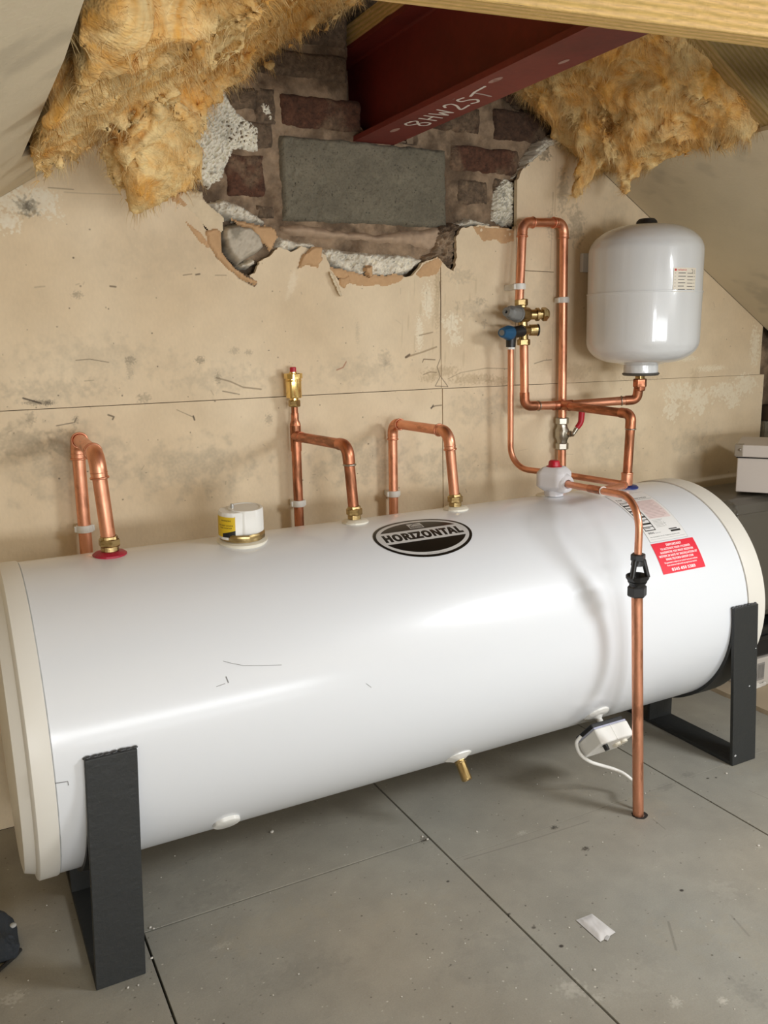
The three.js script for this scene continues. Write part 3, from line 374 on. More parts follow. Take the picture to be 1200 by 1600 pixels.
part('pane', box(0.46, 0.53, 2.63, 1.94, 0.87, 2.634), mat.glass, win1); part('pane', box(0.46, 0.13, 2.63, 1.94, 0.27, 2.634), mat.glass, win1);
const addedWin3 = structure('added_window_3'); // small window added beside it to go with the frontal fill
part('window_frame', [[-0.30, 0.43, 0.34, 0.45], [-0.30, 0.95, 0.34, 0.97], [-0.30, 0.45, -0.28, 0.95], [0.32, 0.45, 0.34, 0.95]].map(([a, b, c, d]) => rbox(a, b, 2.60, c, d, 2.66, 0.004)), mat.whiteGloss, addedWin3); part('pane', box(-0.28, 0.45, 2.63, 0.32, 0.95, 2.634), mat.glass, addedWin3);
const win2 = structure('unseen_window_2'); // unseen roof window, out of view on the right, placed to light the cylinder
part('window_frame', [slopeSheet([[1.68, -0.35], [2.08, -0.35], [2.08, -0.335], [1.68, -0.335]], 1, 0.02, 0.12), slopeSheet([[1.68, 0.135], [2.08, 0.135], [2.08, 0.15], [1.68, 0.15]], 1, 0.02, 0.12), slopeSheet([[1.68, -0.335], [1.695, -0.335], [1.695, 0.135], [1.68, 0.135]], 1, 0.02, 0.12), slopeSheet([[2.065, -0.335], [2.08, -0.335], [2.08, 0.135], [2.065, 0.135]], 1, 0.02, 0.12)], mat.whiteGloss, win2);
part('pane', slopeSheet([[1.695, -0.335], [2.065, -0.335], [2.065, 0.135], [1.695, 0.135]], 1, 0.07, 0.074), mat.glass, win2);

// ------------------------------------------------------------------ timbers and the steel beam
function woodTex(r, g, b, seed, knots = 1) { return dataTex(512, 1024, (u, v) => { const warp = tf(u, v, 2, 3, seed) * 0.06, ringv = 0.5 + 0.5 * Math.sin((u * 22 + warp * 30 + 1.5 * tv(u, v, 3, seed + 3)) * 6.283), f = tv(u, v * 0.5, 180, seed + 9), fine = 0.9 + 0.14 * f; let d = 0; for (let i = 0; i < 3 * knots; i++) { const cx = perm[seed * 7 + i], cy = perm[seed * 7 + i + 40], q = Math.hypot((u - cx) * 1.6, v - cy); d = Math.max(d, sstep(0.03, 0.008, q) * 0.6); } const m = (1 - 0.10 * ringv * ringv) * fine * (1 - d); return [r * m, g * m * (1 - 0.1 * d), b * m * (1 - 0.16 * ringv)]; }); }
mat.joistWood = M({ map: woodTex(236, 196, 132, 3), roughness: 0.7, bumpMap: rep(bumpFine, 2, 8), bumpScale: 0.0005 });
mat.rafterWood = M({ map: woodTex(178, 150, 104, 6), roughness: 0.8, bumpMap: rep(bumpFine, 2, 8), bumpScale: 0.0005 });
function timber(L, w, h) { const g = boxUVlong(new RoundedBoxGeometry(w, h, L, 2, 0.003)); return g; }
function boxUVlong(g) { g = g.index ? g.toNonIndexed() : g; const p = g.attributes.position, n = g.attributes.normal, u = new Float32Array(p.count * 2); for (let i = 0; i < p.count; i++) { u[2 * i] = (Math.abs(n.getX(i)) > 0.7 ? p.getY(i) : p.getX(i)) / 0.25 + 0.3; u[2 * i + 1] = p.getZ(i) / 1.0; } g.setAttribute('uv', new THREE.BufferAttribute(u, 2)); return g; }
{
  // ceiling tie across the room, just under the steel
  const a = V(0.30, 1.3745, -0.944), b = V(1.66, 1.3745, -0.766), L = a.distanceTo(b), d = b.clone().sub(a).normalize();
  const t = thing('ceiling_joist', 'pale new softwood joist crossing in front of the red steel beam', 'joist', a.toArray());
  const g = timber(L, 0.038, 0.0645); g.translate(0, 0.03225, L / 2); g.applyQuaternion(new THREE.Quaternion().setFromUnitVectors(V(0, 0, 1), d)); g.translate(a.x, a.y, a.z);
  part('timber', g, mat.joistWood, t);
  const bark = [], r = rng(4); for (let i = 0; i < 7; i++) { const q = a.clone().addScaledVector(d, 0.66 + i * 0.03 + r() * 0.01); const s = new THREE.IcosahedronGeometry(0.006 + r() * 0.006, 1); s.scale(1.6, 0.35, 0.16); s.translate(q.x, q.y + 0.046 + r() * 0.014, q.z + 0.0195); bark.push(s); }
  part('bark_remnant', bark, M({ color: new THREE.Color(0.10, 0.06, 0.03), roughness: 1 }), t, 'dark flecks of bark along the upper edge');
}
{
  const t = thing('rafter', 'weathered grey-brown softwood rafter running down the right slope beside the yellow insulation', 'rafter', [1.0, slopeR(1.0), -1.32]);
  const L = 1.05, g = timber(L, 0.046, 0.115); g.translate(0, 0.0585, L / 2); // bottom on the slope plane
  const q = new THREE.Quaternion().setFromRotationMatrix(new THREE.Matrix4().makeBasis(V(0, 0, -1), V(SLOPE, 1, 0).divideScalar(LEN), V(1, -SLOPE, 0).divideScalar(LEN)));
  g.applyQuaternion(q); const s = V(0.98, slopeR(0.98), -1.322).addScaledVector(V(SLOPE, 1, 0).divideScalar(LEN), 0.0128); g.translate(s.x, s.y, s.z);
  part('timber', g, mat.rafterWood, t);
}
{
  const t = thing('steel_beam', 'red painted steel beam coming out of the bare bricks, with chalk marks underneath', 'beam', [0.956, 1.44, -1.9]);
  const P = []; const w = 0.051, tf2 = 0.0095, tw = 0.003, h = 0.203, r = 0.008; const s = new THREE.Shape();
  s.moveTo(-w, 0); s.lineTo(w, 0); s.lineTo(w, tf2); s.lineTo(tw + r, tf2); s.quadraticCurveTo(tw, tf2, tw, tf2 + r); s.lineTo(tw, h - tf2 - r); s.quadraticCurveTo(tw, h - tf2, tw + r, h - tf2); s.lineTo(w, h - tf2); s.lineTo(w, h); s.lineTo(-w, h); s.lineTo(-w, h - tf2); s.lineTo(-tw - r, h - tf2); s.quadraticCurveTo(-tw, h - tf2, -tw, h - tf2 - r); s.lineTo(-tw, tf2 + r); s.quadraticCurveTo(-tw, tf2, -tw - r, tf2); s.lineTo(-w, tf2); s.closePath();
  const g = boxUV(new THREE.ExtrudeGeometry(s, { depth: 4.4, bevelEnabled: true, bevelSize: 0.0008, bevelThickness: 0.0008, bevelSegments: 1, curveSegments: 5 }), 0.5); g.translate(0.956, 1.4408, -2.02);
  const beam = part('beam', g, M({ map: dataTex(512, 512, (u, v) => { const a = tf(u, v, 4, 5, 201), b = tf(u, v, 50, 2, 205), d = sstep(0.66, 0.8, a) * 0.25; const k = 0.86 + 0.26 * a + 0.08 * (b - 0.5); return [mix(120, 160, d) * k, mix(42, 92, d) * k, mix(34, 80, d) * k]; }), roughness: 0.55, bumpMap: rep(bumpCoarse, 3), bumpScale: 0.0003 }), t);
  // chalk handwriting on the underside, read towards the room
  const tex = canvasTex(1024, 256, (c, W0, H0) => {
    c.fillStyle = '#000'; c.fillRect(0, 0, W0, H0); c.lineCap = c.lineJoin = 'round';
    const st = (pts, al = 0.95, wd = 17) => { c.strokeStyle = `rgba(255,255,255,${al})`; c.lineWidth = wd; c.beginPath(); pts.forEach(([x, y], i) => i ? c.lineTo(x, y) : c.moveTo(x, y)); c.stroke(); };
    const cur = (p, al) => { const k = new THREE.CatmullRomCurve3(p.map(([x, y]) => V(x, y, 0))).getPoints(40); st(k.map((q) => [q.x, q.y]), al); };
    cur([[150, 70], [95, 60], [70, 95], [110, 125], [160, 150], [165, 195], [115, 205], [95, 170], [130, 130], [175, 90], [150, 62]]);
    st([[235, 75], [228, 195]]); st([[300, 70], [292, 195]]); st([[232, 135], [296, 130]]);
    st([[345, 75], [358, 195], [388, 120], [415, 192], [435, 72]]);
    cur([[490, 90], [520, 62], [560, 80], [548, 125], [500, 180], [490, 198], [580, 190]]);
    cur([[690, 75], [640, 70], [625, 105], [670, 130], [690, 165], [655, 198], [615, 185]]);
    st([[730, 95], [800, 70], [905, 62]]); st([[790, 75], [782, 150], [770, 200]], 0.7);
    st([[640, 40], [660, 38]], 0.5, 6);
  });
  const pl = new THREE.PlaneGeometry(0.37, 0.086); pl.applyMatrix4(new THREE.Matrix4().makeBasis(V(0, 0, 1), V(-1, 0, 0), V(0, -1, 0)));
  const a = onY(648, 191, 1.44), b = onY(775, 140, 1.44); pl.translate(0.957, 1.4396, (a.z + b.z) / 2);
  const mk = sub('chalk_mark', pl, M({ color: new THREE.Color(0.85, 0.8, 0.76), alphaMap: tex, transparent: true, roughness: 1 }), beam, 'white chalk handwriting'); mk.castShadow = false;
  sub('scuff', [[0.93, -1.33, 0.02], [0.975, -1.20, 0.014], [0.94, -1.72, 0.02]].map(([x, z, s2]) => { const e = new THREE.CircleGeometry(s2, 14); e.scale(0.35, 1, 1); e.rotateX(Math.PI / 2); e.translate(x, 1.4396, z); return e; }), M({ color: new THREE.Color(0.42, 0.26, 0.22), roughness: 1 }), beam);
  const t2 = thing('timber_packer', 'yellowish timber lying along the top left of the red steel beam', 'timber', [0.925, 1.645, -1.95]);
  const L = 1.2, q = timber(L, 0.05, 0.045); q.translate(0.932, 1.6685, -1.95 + L / 2); part('timber', q, mat.joistWood, t2);
}
// ------------------------------------------------------------------ the hot water cylinder
const TR = 0.2697, TY = 0.3633, TZ = -1.5247, TX0 = 0.09, TX1 = 1.584;
const onTank = (x, deg, r = TR) => { const a = deg * Math.PI / 180; return V(x, TY + Math.cos(a) * r, TZ + Math.sin(a) * r); };
const tankN = (deg) => { const a = deg * Math.PI / 180; return V(0, Math.cos(a), Math.sin(a)); };
const tank = thing('water_cylinder', 'large white horizontal hot water cylinder with cream end caps lying on two dark steel stands', 'boiler', [0.84, 0.09, TZ]);
{
  const A = V(TX0, TY, TZ), B = V(TX0 + 1, TY, TZ), L = TX1 - TX0;
  const body = turned(A, B, [[0, 0], [0, TR - 0.004], [0.003, TR], [L - 0.003, TR], [L, TR - 0.004], [L, 0]], 128);
  const shell = part('shell', body, mat.tank, tank);
  const capR = TR + 0.003;
  part('end_cap', turned(A, B, [[-0.052, 0], [-0.052, capR - 0.03], [-0.050, capR - 0.018], [-0.034, capR - 0.012], [-0.032, capR - 0.003], [-0.029, capR], [-0.002, capR], [0.001, capR - 0.001], [0.001, capR - 0.006]], 128), mat.tankCap, tank, 'cream moulded end cap at the near end');
  const B2 = V(TX1, TY, TZ), B3 = V(TX1 + 1, TY, TZ);
  part('end_cap', turned(B2, B3, [[-0.001, capR - 0.006], [-0.001, capR - 0.0005], [0.001, capR], [0.052, capR], [0.055, capR - 0.003], [0.057, capR - 0.014], [0.072, capR - 0.02], [0.074, 0]], 128), mat.tankCap, tank, 'cream moulded end cap at the far end');
  const patch = (x0, x1, d0, d1, lift, nx = 12, ny = 24) => { const P = [], U = [], N = [], I = []; for (let j = 0; j <= ny; j++) for (let i = 0; i <= nx; i++) { const q = onTank(mix(x0, x1, i / nx), mix(d0, d1, j / ny), TR + lift), n = tankN(mix(d0, d1, j / ny)); P.push(q.x, q.y, q.z); N.push(n.x, n.y, n.z); U.push(i / nx, 1 - j / ny); } for (let j = 0; j < ny; j++) for (let i = 0; i < nx; i++) { const a = j * (nx + 1) + i, b = a + 1, c = a + nx + 1, d = c + 1; I.push(a, c, b, b, c, d); } const g = new THREE.BufferGeometry(); g.setAttribute('position', new THREE.Float32BufferAttribute(P, 3)); g.setAttribute('normal', new THREE.Float32BufferAttribute(N, 3)); g.setAttribute('uv', new THREE.Float32BufferAttribute(U, 2)); g.setIndex(I); return g; };
  // oval badge
  const bt = canvasTex(1024, 640, (c, w, h) => {
    c.fillStyle = '#0b0b0a'; c.fillRect(0, 0, w, h);
    const el = (k, col) => { c.beginPath(); c.ellipse(w / 2, h / 2, w / 2 - k, h / 2 - k, 0, 0, 6.3); c.fillStyle = col; c.fill(); };
    el(30, '#c9c8c6'); el(66, '#0c0c0b');
    c.save(); c.beginPath(); c.ellipse(w / 2, h / 2, w / 2 - 32, h / 2 - 32, 0, 0, 6.3); c.clip(); c.fillStyle = '#c9c8c6'; c.fillRect(0, 214, w, 190); c.restore();
    c.fillStyle = '#0c0c0b'; c.font = 'bold 150px sans-serif'; c.textAlign = 'center'; c.textBaseline = 'middle'; const m = c.measureText('HORIZONTAL').width; c.save(); c.translate(w / 2, 314); c.scale(850 / m, 1); c.fillText('HORIZONTAL', 0, 0); c.strokeStyle = '#0c0c0b'; c.lineWidth = 11; c.strokeText('HORIZONTAL', 0, 0); c.restore();
    c.fillStyle = '#b4b3b0'; c.fillRect(440, 92, 150, 100); c.fillStyle = '#0c0c0b'; c.beginPath(); c.moveTo(448, 140); c.lineTo(515, 98); c.lineTo(582, 140); c.closePath(); c.fill(); c.fillStyle = '#b4b3b0'; c.beginPath(); c.moveTo(466, 138); c.lineTo(515, 108); c.lineTo(564, 138); c.closePath(); c.fill(); c.fillStyle = '#1a1a19'; c.fillRect(450, 148, 130, 38); c.fillStyle = '#b4b3b0'; c.font = 'bold 24px sans-serif'; c.fillText('TELFORD', 515, 160); c.fillText('CYLINDERS', 515, 179);
    c.fillStyle = '#8a8988'; c.font = '18px sans-serif'; c.fillText('Telford Copper Cylinders', 512, 592);
  });
  { const P = [], U = [], N = [], I = []; const cx = 0.8285, cd = 21.7, rx = 0.109, rd = 13.9, R = 10, S = 64; for (let j = 0; j <= R; j++) for (let i = 0; i <= S; i++) { const a = i / S * Math.PI * 2, r = j / R, q = onTank(cx + Math.cos(a) * rx * r, cd + Math.sin(a) * rd * r, TR + 0.0007), n = tankN(cd + Math.sin(a) * rd * r); P.push(q.x, q.y, q.z); N.push(n.x, n.y, n.z); U.push(0.5 + 0.5 * r * Math.cos(a), 0.5 - 0.5 * r * Math.sin(a)); } for (let j = 0; j < R; j++) for (let i = 0; i < S; i++) { const a = j * (S + 1) + i, b = a + 1, c = a + S + 1, d = c + 1; I.push(a, b, c, b, d, c); } const g = new THREE.BufferGeometry(); g.setAttribute('position', new THREE.Float32BufferAttribute(P, 3)); g.setAttribute('normal', new THREE.Float32BufferAttribute(N, 3)); g.setAttribute('uv', new THREE.Float32BufferAttribute(U, 2)); g.setIndex(I); part('badge', g, M({ map: bt, roughness: 0.32 }), tank, 'oval black and silver sticker reading HORIZONTAL'); }
  // printed labels
  const lt = canvasTex(512, 768, (c, w, h) => {
    c.fillStyle = '#e9e8e6'; c.fillRect(0, 0, w, h); c.fillStyle = '#e4c4c2'; c.globalAlpha = 0.6; c.fillRect(190, 190, 290, 300); c.globalAlpha = 1; c.fillStyle = '#1a1a1a'; c.textBaseline = 'middle';
    c.font = 'bold 38px sans-serif'; c.fillText('Your', 30, 130); c.fillText('Guarantee', 250, 130); c.fillRect(20, 160, 470, 4);
    c.font = '15px sans-serif'; c.fillStyle = '#b09090'; for (let i = 0; i < 14; i++) c.fillRect(200, 196 + i * 21, 200 + 70 * perm[i], 4);
    c.fillStyle = '#1a1a1a'; c.strokeStyle = '#111'; c.lineWidth = 10; c.strokeRect(30, 190, 130, 440); for (let i = 1; i < 9; i++) c.fillRect(30, 190 + i * 49, 130, i % 2 ? 22 : 9); c.fillStyle = '#555'; for (let i = 0; i < 9; i++) c.fillRect(44, 205 + i * 49, 70, 8);
    c.fillStyle = '#777'; for (let i = 0; i < 6; i++) c.fillRect(200, 510 + i * 18, 90 + 60 * perm[i + 30], 3); c.fillRect(330, 540, 3, 60);
    c.fillStyle = '#222'; c.font = 'bold 30px sans-serif'; c.fillText('WRAS', 40, 664); c.fillStyle = '#888'; c.font = '18px sans-serif'; c.fillText('Approved', 128, 668); c.fillStyle = '#222'; c.fillRect(330, 640, 110, 12); c.fillRect(340, 660, 130, 22);
    c.font = '17px sans-serif'; c.fillText('Manufactured for the UK. Telephone enquiries only', 36, 712); c.strokeStyle = '#777'; c.lineWidth = 2; c.strokeRect(1, 1, w - 2, h - 2); c.fillStyle = '#aaa'; c.fillRect(20, 738, 470, 3);
  });
  part('rating_label', patch(1.346, 1.460, 10.5, 46.5, 0.0006), M({ map: lt, roughness: 0.45 }), tank, 'white printed label with a black table and pink text');
  const rt = canvasTex(768, 460, (c, w, h) => {
    c.fillStyle = '#e6263c'; c.fillRect(0, 0, w, h); c.fillStyle = '#fff'; c.textAlign = 'center'; c.textBaseline = 'middle'; const t = (s, y, px, tw) => { c.font = `bold ${px}px sans-serif`; const m = c.measureText(s).width; c.save(); c.translate(w / 2, y); c.scale(tw / m, 1); c.fillText(s, 0, 0); c.restore(); };
    t('IMPORTANT', 48, 50, 280); t('TO ACTIVATE YOUR CYLINDER', 104, 42, 540); t('GUARANTEE YOU MUST REGISTER', 156, 42, 600); t('WITHIN 30 DAYS OF INSTALLATION AT', 208, 42, 690); t('WWW.TELFORD-GROUP.COM', 260, 42, 500); t('This guarantee is subject to our standard terms and conditions', 308, 28, 600); t('Please contact our helpline with any enquiries you may have', 348, 28, 540); t('0345 450 5380', 412, 58, 430);
  });
  part('warning_label', patch(1.344, 1.471, 47.3, 62.6, 0.0006), M({ map: rt, roughness: 0.5 }), tank, 'bright red label with white lettering');
  // blanking plug low on the front and a few scratches
  const pc = onTank(0.368, 135), pn = tankN(135); part('blanking_plug', turned(pc.clone().addScaledVector(pn, -0.004), pc.clone().add(pn), [[0, 0], [0, 0.0245], [0.009, 0.024], [0.0105, 0.022], [0.0105, 0]], 36), mat.white, tank, 'small round white plug');
  const dark = M({ color: new THREE.Color(0.25, 0.25, 0.25), roughness: 0.7 });
  const scr = (pts, w) => { const g = []; for (const q of pts) g.push(q); return sweep(divide(g, 0.008), w, 5); };
  const hitTank = (px, py) => { const d = ray(px, py), o = EYE, a = d.y * d.y + d.z * d.z, b = 2 * (d.y * (o.y - TY) + d.z * (o.z - TZ)), c = (o.y - TY) ** 2 + (o.z - TZ) ** 2 - (TR + 0.0002) ** 2, t = (-b - Math.sqrt(Math.max(0, b * b - 4 * a * c))) / (2 * a); return o.clone().addScaledVector(d, t); };
  for (const [pts, w] of [[[[349, 1033], [360, 1036], [380, 1040], [410, 1040], [440, 1039]], 0.0004], [[[353, 1057], [357, 1067]], 0.0009], [[[338, 1073], [352, 1068]], 0.0004], [[[572, 1068], [580, 1074]], 0.0004], [[[86, 1224], [106, 1221], [107, 1227]], 0.0007], [[[62, 1060], [64, 1066]], 0.0012]]) part('scratch', scr(pts.map((p) => hitTank(...p)), w), dark, tank);
  // drain stub with its rosette
  const dc = onTank(0.857, 137.9), dn = tankN(137.9), down = V(0.02, -0.9, 0.44).normalize();
  part('rosette', turned(dc.clone().addScaledVector(dn, -0.003), dc.clone().add(dn), [[0, 0], [0, 0.0285], [0.004, 0.0285], [0.0075, 0.02], [0.012, 0.011], [0.012, 0]], 36), mat.white, tank);
  part('drain_outlet', [turned(dc.clone().addScaledVector(dn, 0.006), dc.clone().addScaledVector(dn, 0.006).add(dn), [[0, 0], [0, 0.0115], [0.004, 0.0115], [0.005, 0.0108], [0.042, 0.0108], [0.044, 0.0095], [0.044, 0.007], [0.036, 0.007], [0.036, 0]], 28), ring(dc.clone().addScaledVector(dn, 0.014), dn, 0.0108, 0.0015)], mat.brass, tank, 'short brass drain stub');
  const ringAt = (name, x, deg, r, m) => { const c = onTank(x, deg), n = tankN(deg); return part(name, turned(c.clone().addScaledVector(n, -0.004), c.clone().add(n), [[0, 0], [0, r], [0.006, r], [0.009, r * 0.86], [0.0105, r * 0.5], [0.0105, 0]], 40), m, tank); };
  ringAt('rosette', 0.241, 0, 0.0295, mat.redRing).userData.label = 'red rosette'; ringAt('rosette', 0.728, -1, 0.0275, mat.cream); ringAt('rosette', 0.971, -1, 0.0275, mat.cream); ringAt('rosette', 1.458, 0, 0.0275, mat.blueRing).userData.label = 'blue rosette'; ringAt('rosette', 1.246, -7, 0.030, mat.cream); ringAt('rosette', 0.480, 4, 0.0475, mat.cream); ringAt('rosette', 1.205, 132.5, 0.030, mat.white);
}
// ------------------------------------------------------------------ stands
function stand(label, bx, tx, group) {
  const w = 0.0775, th = 0.009, zf = -1.245, zt = -1.245, t = thing('tank_stand', label, 'stand', [bx + w / 2, 0, -1.40], group);
  const top = 0.39, c = (x) => x;
  const lean = (g) => { const p = g.attributes.position; for (let i = 0; i < p.count; i++) p.setX(i, p.getX(i) + (tx - bx) * clamp(p.getY(i) / top, 0, 1.1)); g.computeVertexNormals(); return g; };
  const wob = (g) => g;
  part('upright', lean(boxUV(rbox(bx, 0, zf - th, bx + w, top, zf, 0.0015, 2), 0.4)), mat.stand, t);
  // weld bead along the top edge
  const bead = []; for (let i = 0; i <= 26; i++) { const s = new THREE.IcosahedronGeometry(0.0030 + 0.0011 * Math.sin(i * i * 2.3), 1); s.scale(1.5, 0.7, 1); s.translate(tx + w * (0.03 + 0.94 * i / 26), top - 0.0002 + 0.0008 * Math.sin(i * 1.7), zf - th + 0.001); bead.push(s); }
  part('weld_bead', bead, M({ color: new THREE.Color(0.07, 0.072, 0.075), roughness: 0.35, metalness: 0.4 }), t);
  part('base_bar', boxUV(rbox(bx, 0, -1.79, bx + w, th, zf - th, 0.0015, 2), 0.4), mat.stand, t);
  part('upright', boxUV(rbox(bx, th * 0.9, -1.512 - 0.006, bx + w, TY - TR - 0.0085, -1.512 + 0.003, 0.0012, 2), 0.4), mat.stand, t);
  // curved saddle hugging the cylinder
  const xo = (a) => (tx - bx) * clamp((TY + Math.cos(a) * TR) / top, 0, 1), P = [], I = [], n = 48, r0 = TR + 0.0008, r1 = TR + 0.0078, a0 = 88 * Math.PI / 180, a1 = 268 * Math.PI / 180;
  for (let i = 0; i <= n; i++) { const a = mix(a0, a1, i / n); for (const [x, r] of [[bx + 0.002, r0], [bx + w - 0.002, r0], [bx + w - 0.002, r1], [bx + 0.002, r1]]) P.push(x + xo(a), TY + Math.cos(a) * r, TZ + Math.sin(a) * r); }
  for (let i = 0; i < n; i++) for (let k = 0; k < 4; k++) { const a = i * 4 + k, b = i * 4 + (k + 1) % 4; I.push(a, b, a + 4, b, b + 4, a + 4); }
  I.push(0, 2, 1, 0, 3, 2); const e = n * 4; I.push(e, e + 1, e + 2, e, e + 2, e + 3);
  const g = new THREE.BufferGeometry(); g.setAttribute('position', new THREE.Float32BufferAttribute(P, 3)); g.setIndex(I); g.computeVertexNormals(); part('saddle', toCreasedNormals(g, 0.6), mat.stand, t);
  return t;
}
stand('dark grey steel stand under the near left end of the white cylinder', 0.118, 0.1345, null);
{ const t = stand('dark grey steel stand under the far right end of the white cylinder', 1.5535, 1.526, null);
  const chip = (px, py, s) => { const q = onZ(px, py, -1.2445), g = new THREE.IcosahedronGeometry(s, 1); g.scale(1, 0.7, 0.15); g.translate(q.x, q.y, q.z); return g; };
const pm = M({ color: new THREE.Color(0.55, 0.56, 0.56), roughness: 0.6 }); for (const c of [[1181, 1013, 0.002], [1171, 1072, 0.0025], [1149, 1181, 0.0035]]) part('paint_chip', chip(...c), pm, t); }

// ------------------------------------------------------------------ copper pipework
// straight lengths and elbows of a run: points, outside radius, corner radius; beads at the ends of each elbow
function run(t, pts, r, R, o = {}) {
  const skip = o.skip || [], n = pts.length, cut = [];
  let from = pts[0];
  for (let i = 1; i < n - 1; i++) {
    const k = Array.isArray(R) ? R[i - 1] : R, arc = arcAt(pts[i - 1], pts[i], pts[i + 1], k, 12), ext = o.ext ?? r * 1.15;
    const s = arc[0], e = arc[12], ds = pts[i].clone().sub(pts[i - 1]).normalize(), de = pts[i + 1].clone().sub(pts[i]).normalize();
    part('pipe', sweep(divide([from, s], 0.03), r, 24), o.mat || mat.copper, t);
    const er = r * (o.thick ?? 1.13), path = [s.clone().addScaledVector(ds, -ext), ...arc, e.clone().addScaledVector(de, ext)];
    const g = [sweep(path, er, 24)];
    if (o.bead !== false) { g.push(ring(path[0], ds, er * 1.02, r * 0.16)); g.push(ring(path[path.length - 1], de, er * 1.02, r * 0.16)); if (o.crimp) { g.push(ring(s.clone().addScaledVector(ds, -ext * 0.35), ds, er * 1.0, r * 0.06)); g.push(ring(e.clone().addScaledVector(de, ext * 0.35), de, er * 1.0, r * 0.06)); } }
    part('elbow', g, o.elbowMat || o.mat || mat.copper, t); from = e;
  }
  part('pipe', sweep(divide([from, pts[n - 1]], 0.03), r, 24), o.mat || mat.copper, t);
}
function compressionNut(t, base, dir, r, name = 'nut', m = mat.brass) { // a boss fitting: collar, hexagon, tapered mouth
  const d = dir.clone().normalize(), b = base;
  return part(name, [turned(b, b.clone().add(d), [[0, 0], [0, r * 1.22], [0.008, r * 1.22], [0.009, r * 1.0], [0.012, r * 1.0]], 28), hexNut(b.clone().addScaledVector(d, 0.008), d, 0.014, r * 1.5), turned(b.clone().addScaledVector(d, 0.021), b.clone().addScaledVector(d, 1), [[0, r * 1.25], [0.005, r * 1.18], [0.006, r * 1.02], [0.006, r]], 28)], m, t);
}
const UP = V(0, 1, 0);
{ // left loop to the red boss
  const r = 0.0128, y = 0.812, t = thing('copper_pipe', 'bright copper pipe arching from the wall down to the red rosette, leftmost of the pipes', 'pipe', [0.241, 0.645, -1.525]);
  run(t, [V(0.236, 0.50, -1.786), V(0.239, y + 0.004, -1.786), V(0.233, y, -1.525), V(0.242, 0.645, -1.525)], r, 0.026, { crimp: true });
  compressionNut(t, V(0.242, 0.640, -1.525), UP, 0.0128);
}
{ // pipe with tee and air vent
  const r = 0.011, t = thing('copper_pipe', 'dull copper pipe with a tee that carries the brass air vent, second from the left', 'pipe', [0.728, 0.645, -1.53]), z = -1.787, x = 0.708, y = 0.787;
  part('pipe', sweep(divide([V(x, 0.50, z), V(x, y - 0.028, z)], 0.03), r, 24), mat.tarnished, t);
  part('tee', [sweep([V(x, y - 0.034, z), V(x, y + 0.024, z)], r * 1.13, 24), sweep([V(x, y, z), V(x + 0.001, y, z + 0.032)], r * 1.13, 24), turned(V(x, y + 0.022, z), V(x, y + 1, z), [[0, r * 1.13], [0.006, r * 1.08], [0.014, 0.0086], [0.03, 0.0086], [0.03, 0]], 24)], mat.tarnished, t);
  part('pipe', sweep(divide([V(x, y + 0.03, z), V(x, 0.865, z)], 0.03), 0.0075, 20), mat.tarnished, t);
  run(t, [V(x, y, z + 0.02), V(0.716, y + 0.004, -1.53), V(0.727, 0.645, -1.53)], r, 0.022, { mat: mat.tarnished, bead: false, ext: 0.014 });
  part('solder_band', ring(V(0.7195, 0.752, -1.53), UP, r * 1.08, 0.0022), mat.nickel, t);
  compressionNut(t, V(0.727, 0.640, -1.53), UP, 0.011);
  const v = thing('air_vent', 'gold brass automatic air vent with a red cap on top of the teed pipe', 'valve', [x, 0.865, z]), a = V(x, 0.853, z), b = V(x, 2, z);
  part('nut', hexNut(a, UP, 0.015, 0.0135), mat.brass, v);
  part('body', turned(a.clone().addScaledVector(UP, 0.015), b, [[0, 0], [0, 0.010], [0.004, 0.010], [0.005, 0.0165], [0.007, 0.0175], [0.041, 0.0175], [0.042, 0.0185], [0.044, 0.0185], [0.045, 0.0175], [0.047, 0.0175], [0.048, 0.0205], [0.058, 0.0205], [0.0595, 0.019], [0.0595, 0.0085], [0.0625, 0.0085], [0.0625, 0]], 32), mat.goldBrass, v);
  part('cap', turned(a.clone().addScaledVector(UP, 0.0775), b, [[0, 0], [0, 0.0072], [0.009, 0.0072], [0.0105, 0.006], [0.0105, 0]], 20), mat.red, v, 'red cap');
}
{ // middle loop
  const r = 0.011, t = thing('copper_pipe', 'copper pipe arching from the wall to the cylinder just behind the oval badge', 'pipe', [0.971, 0.645, -1.53]), z = -1.787, y = 0.800;
  run(t, [V(0.955, 0.50, z), V(0.957, y, z), V(0.954, y + 0.003, -1.53), V(0.970, 0.645, -1.53)], r, 0.026, { crimp: true });
  compressionNut(t, V(0.970, 0.640, -1.53), UP, 0.011);
}
const ZD = -1.792, ZE = -1.763, TEE = V(1.447, 0.818, ZE);
{ // the tall loop: cold main on the right limb up and over to the control valve
  const r = 0.011, t = thing('copper_pipe', 'tall narrow copper pipe loop on the wall to the left of the white vessel', 'pipe', [1.474, 0.63, ZD]);
  run(t, [V(1.480, 0.50, ZD), V(1.467, 1.279, ZD), V(1.325, 1.272, ZE - 0.012), V(1.308, 1.085, ZE)], r, 0.024, { crimp: true });
}
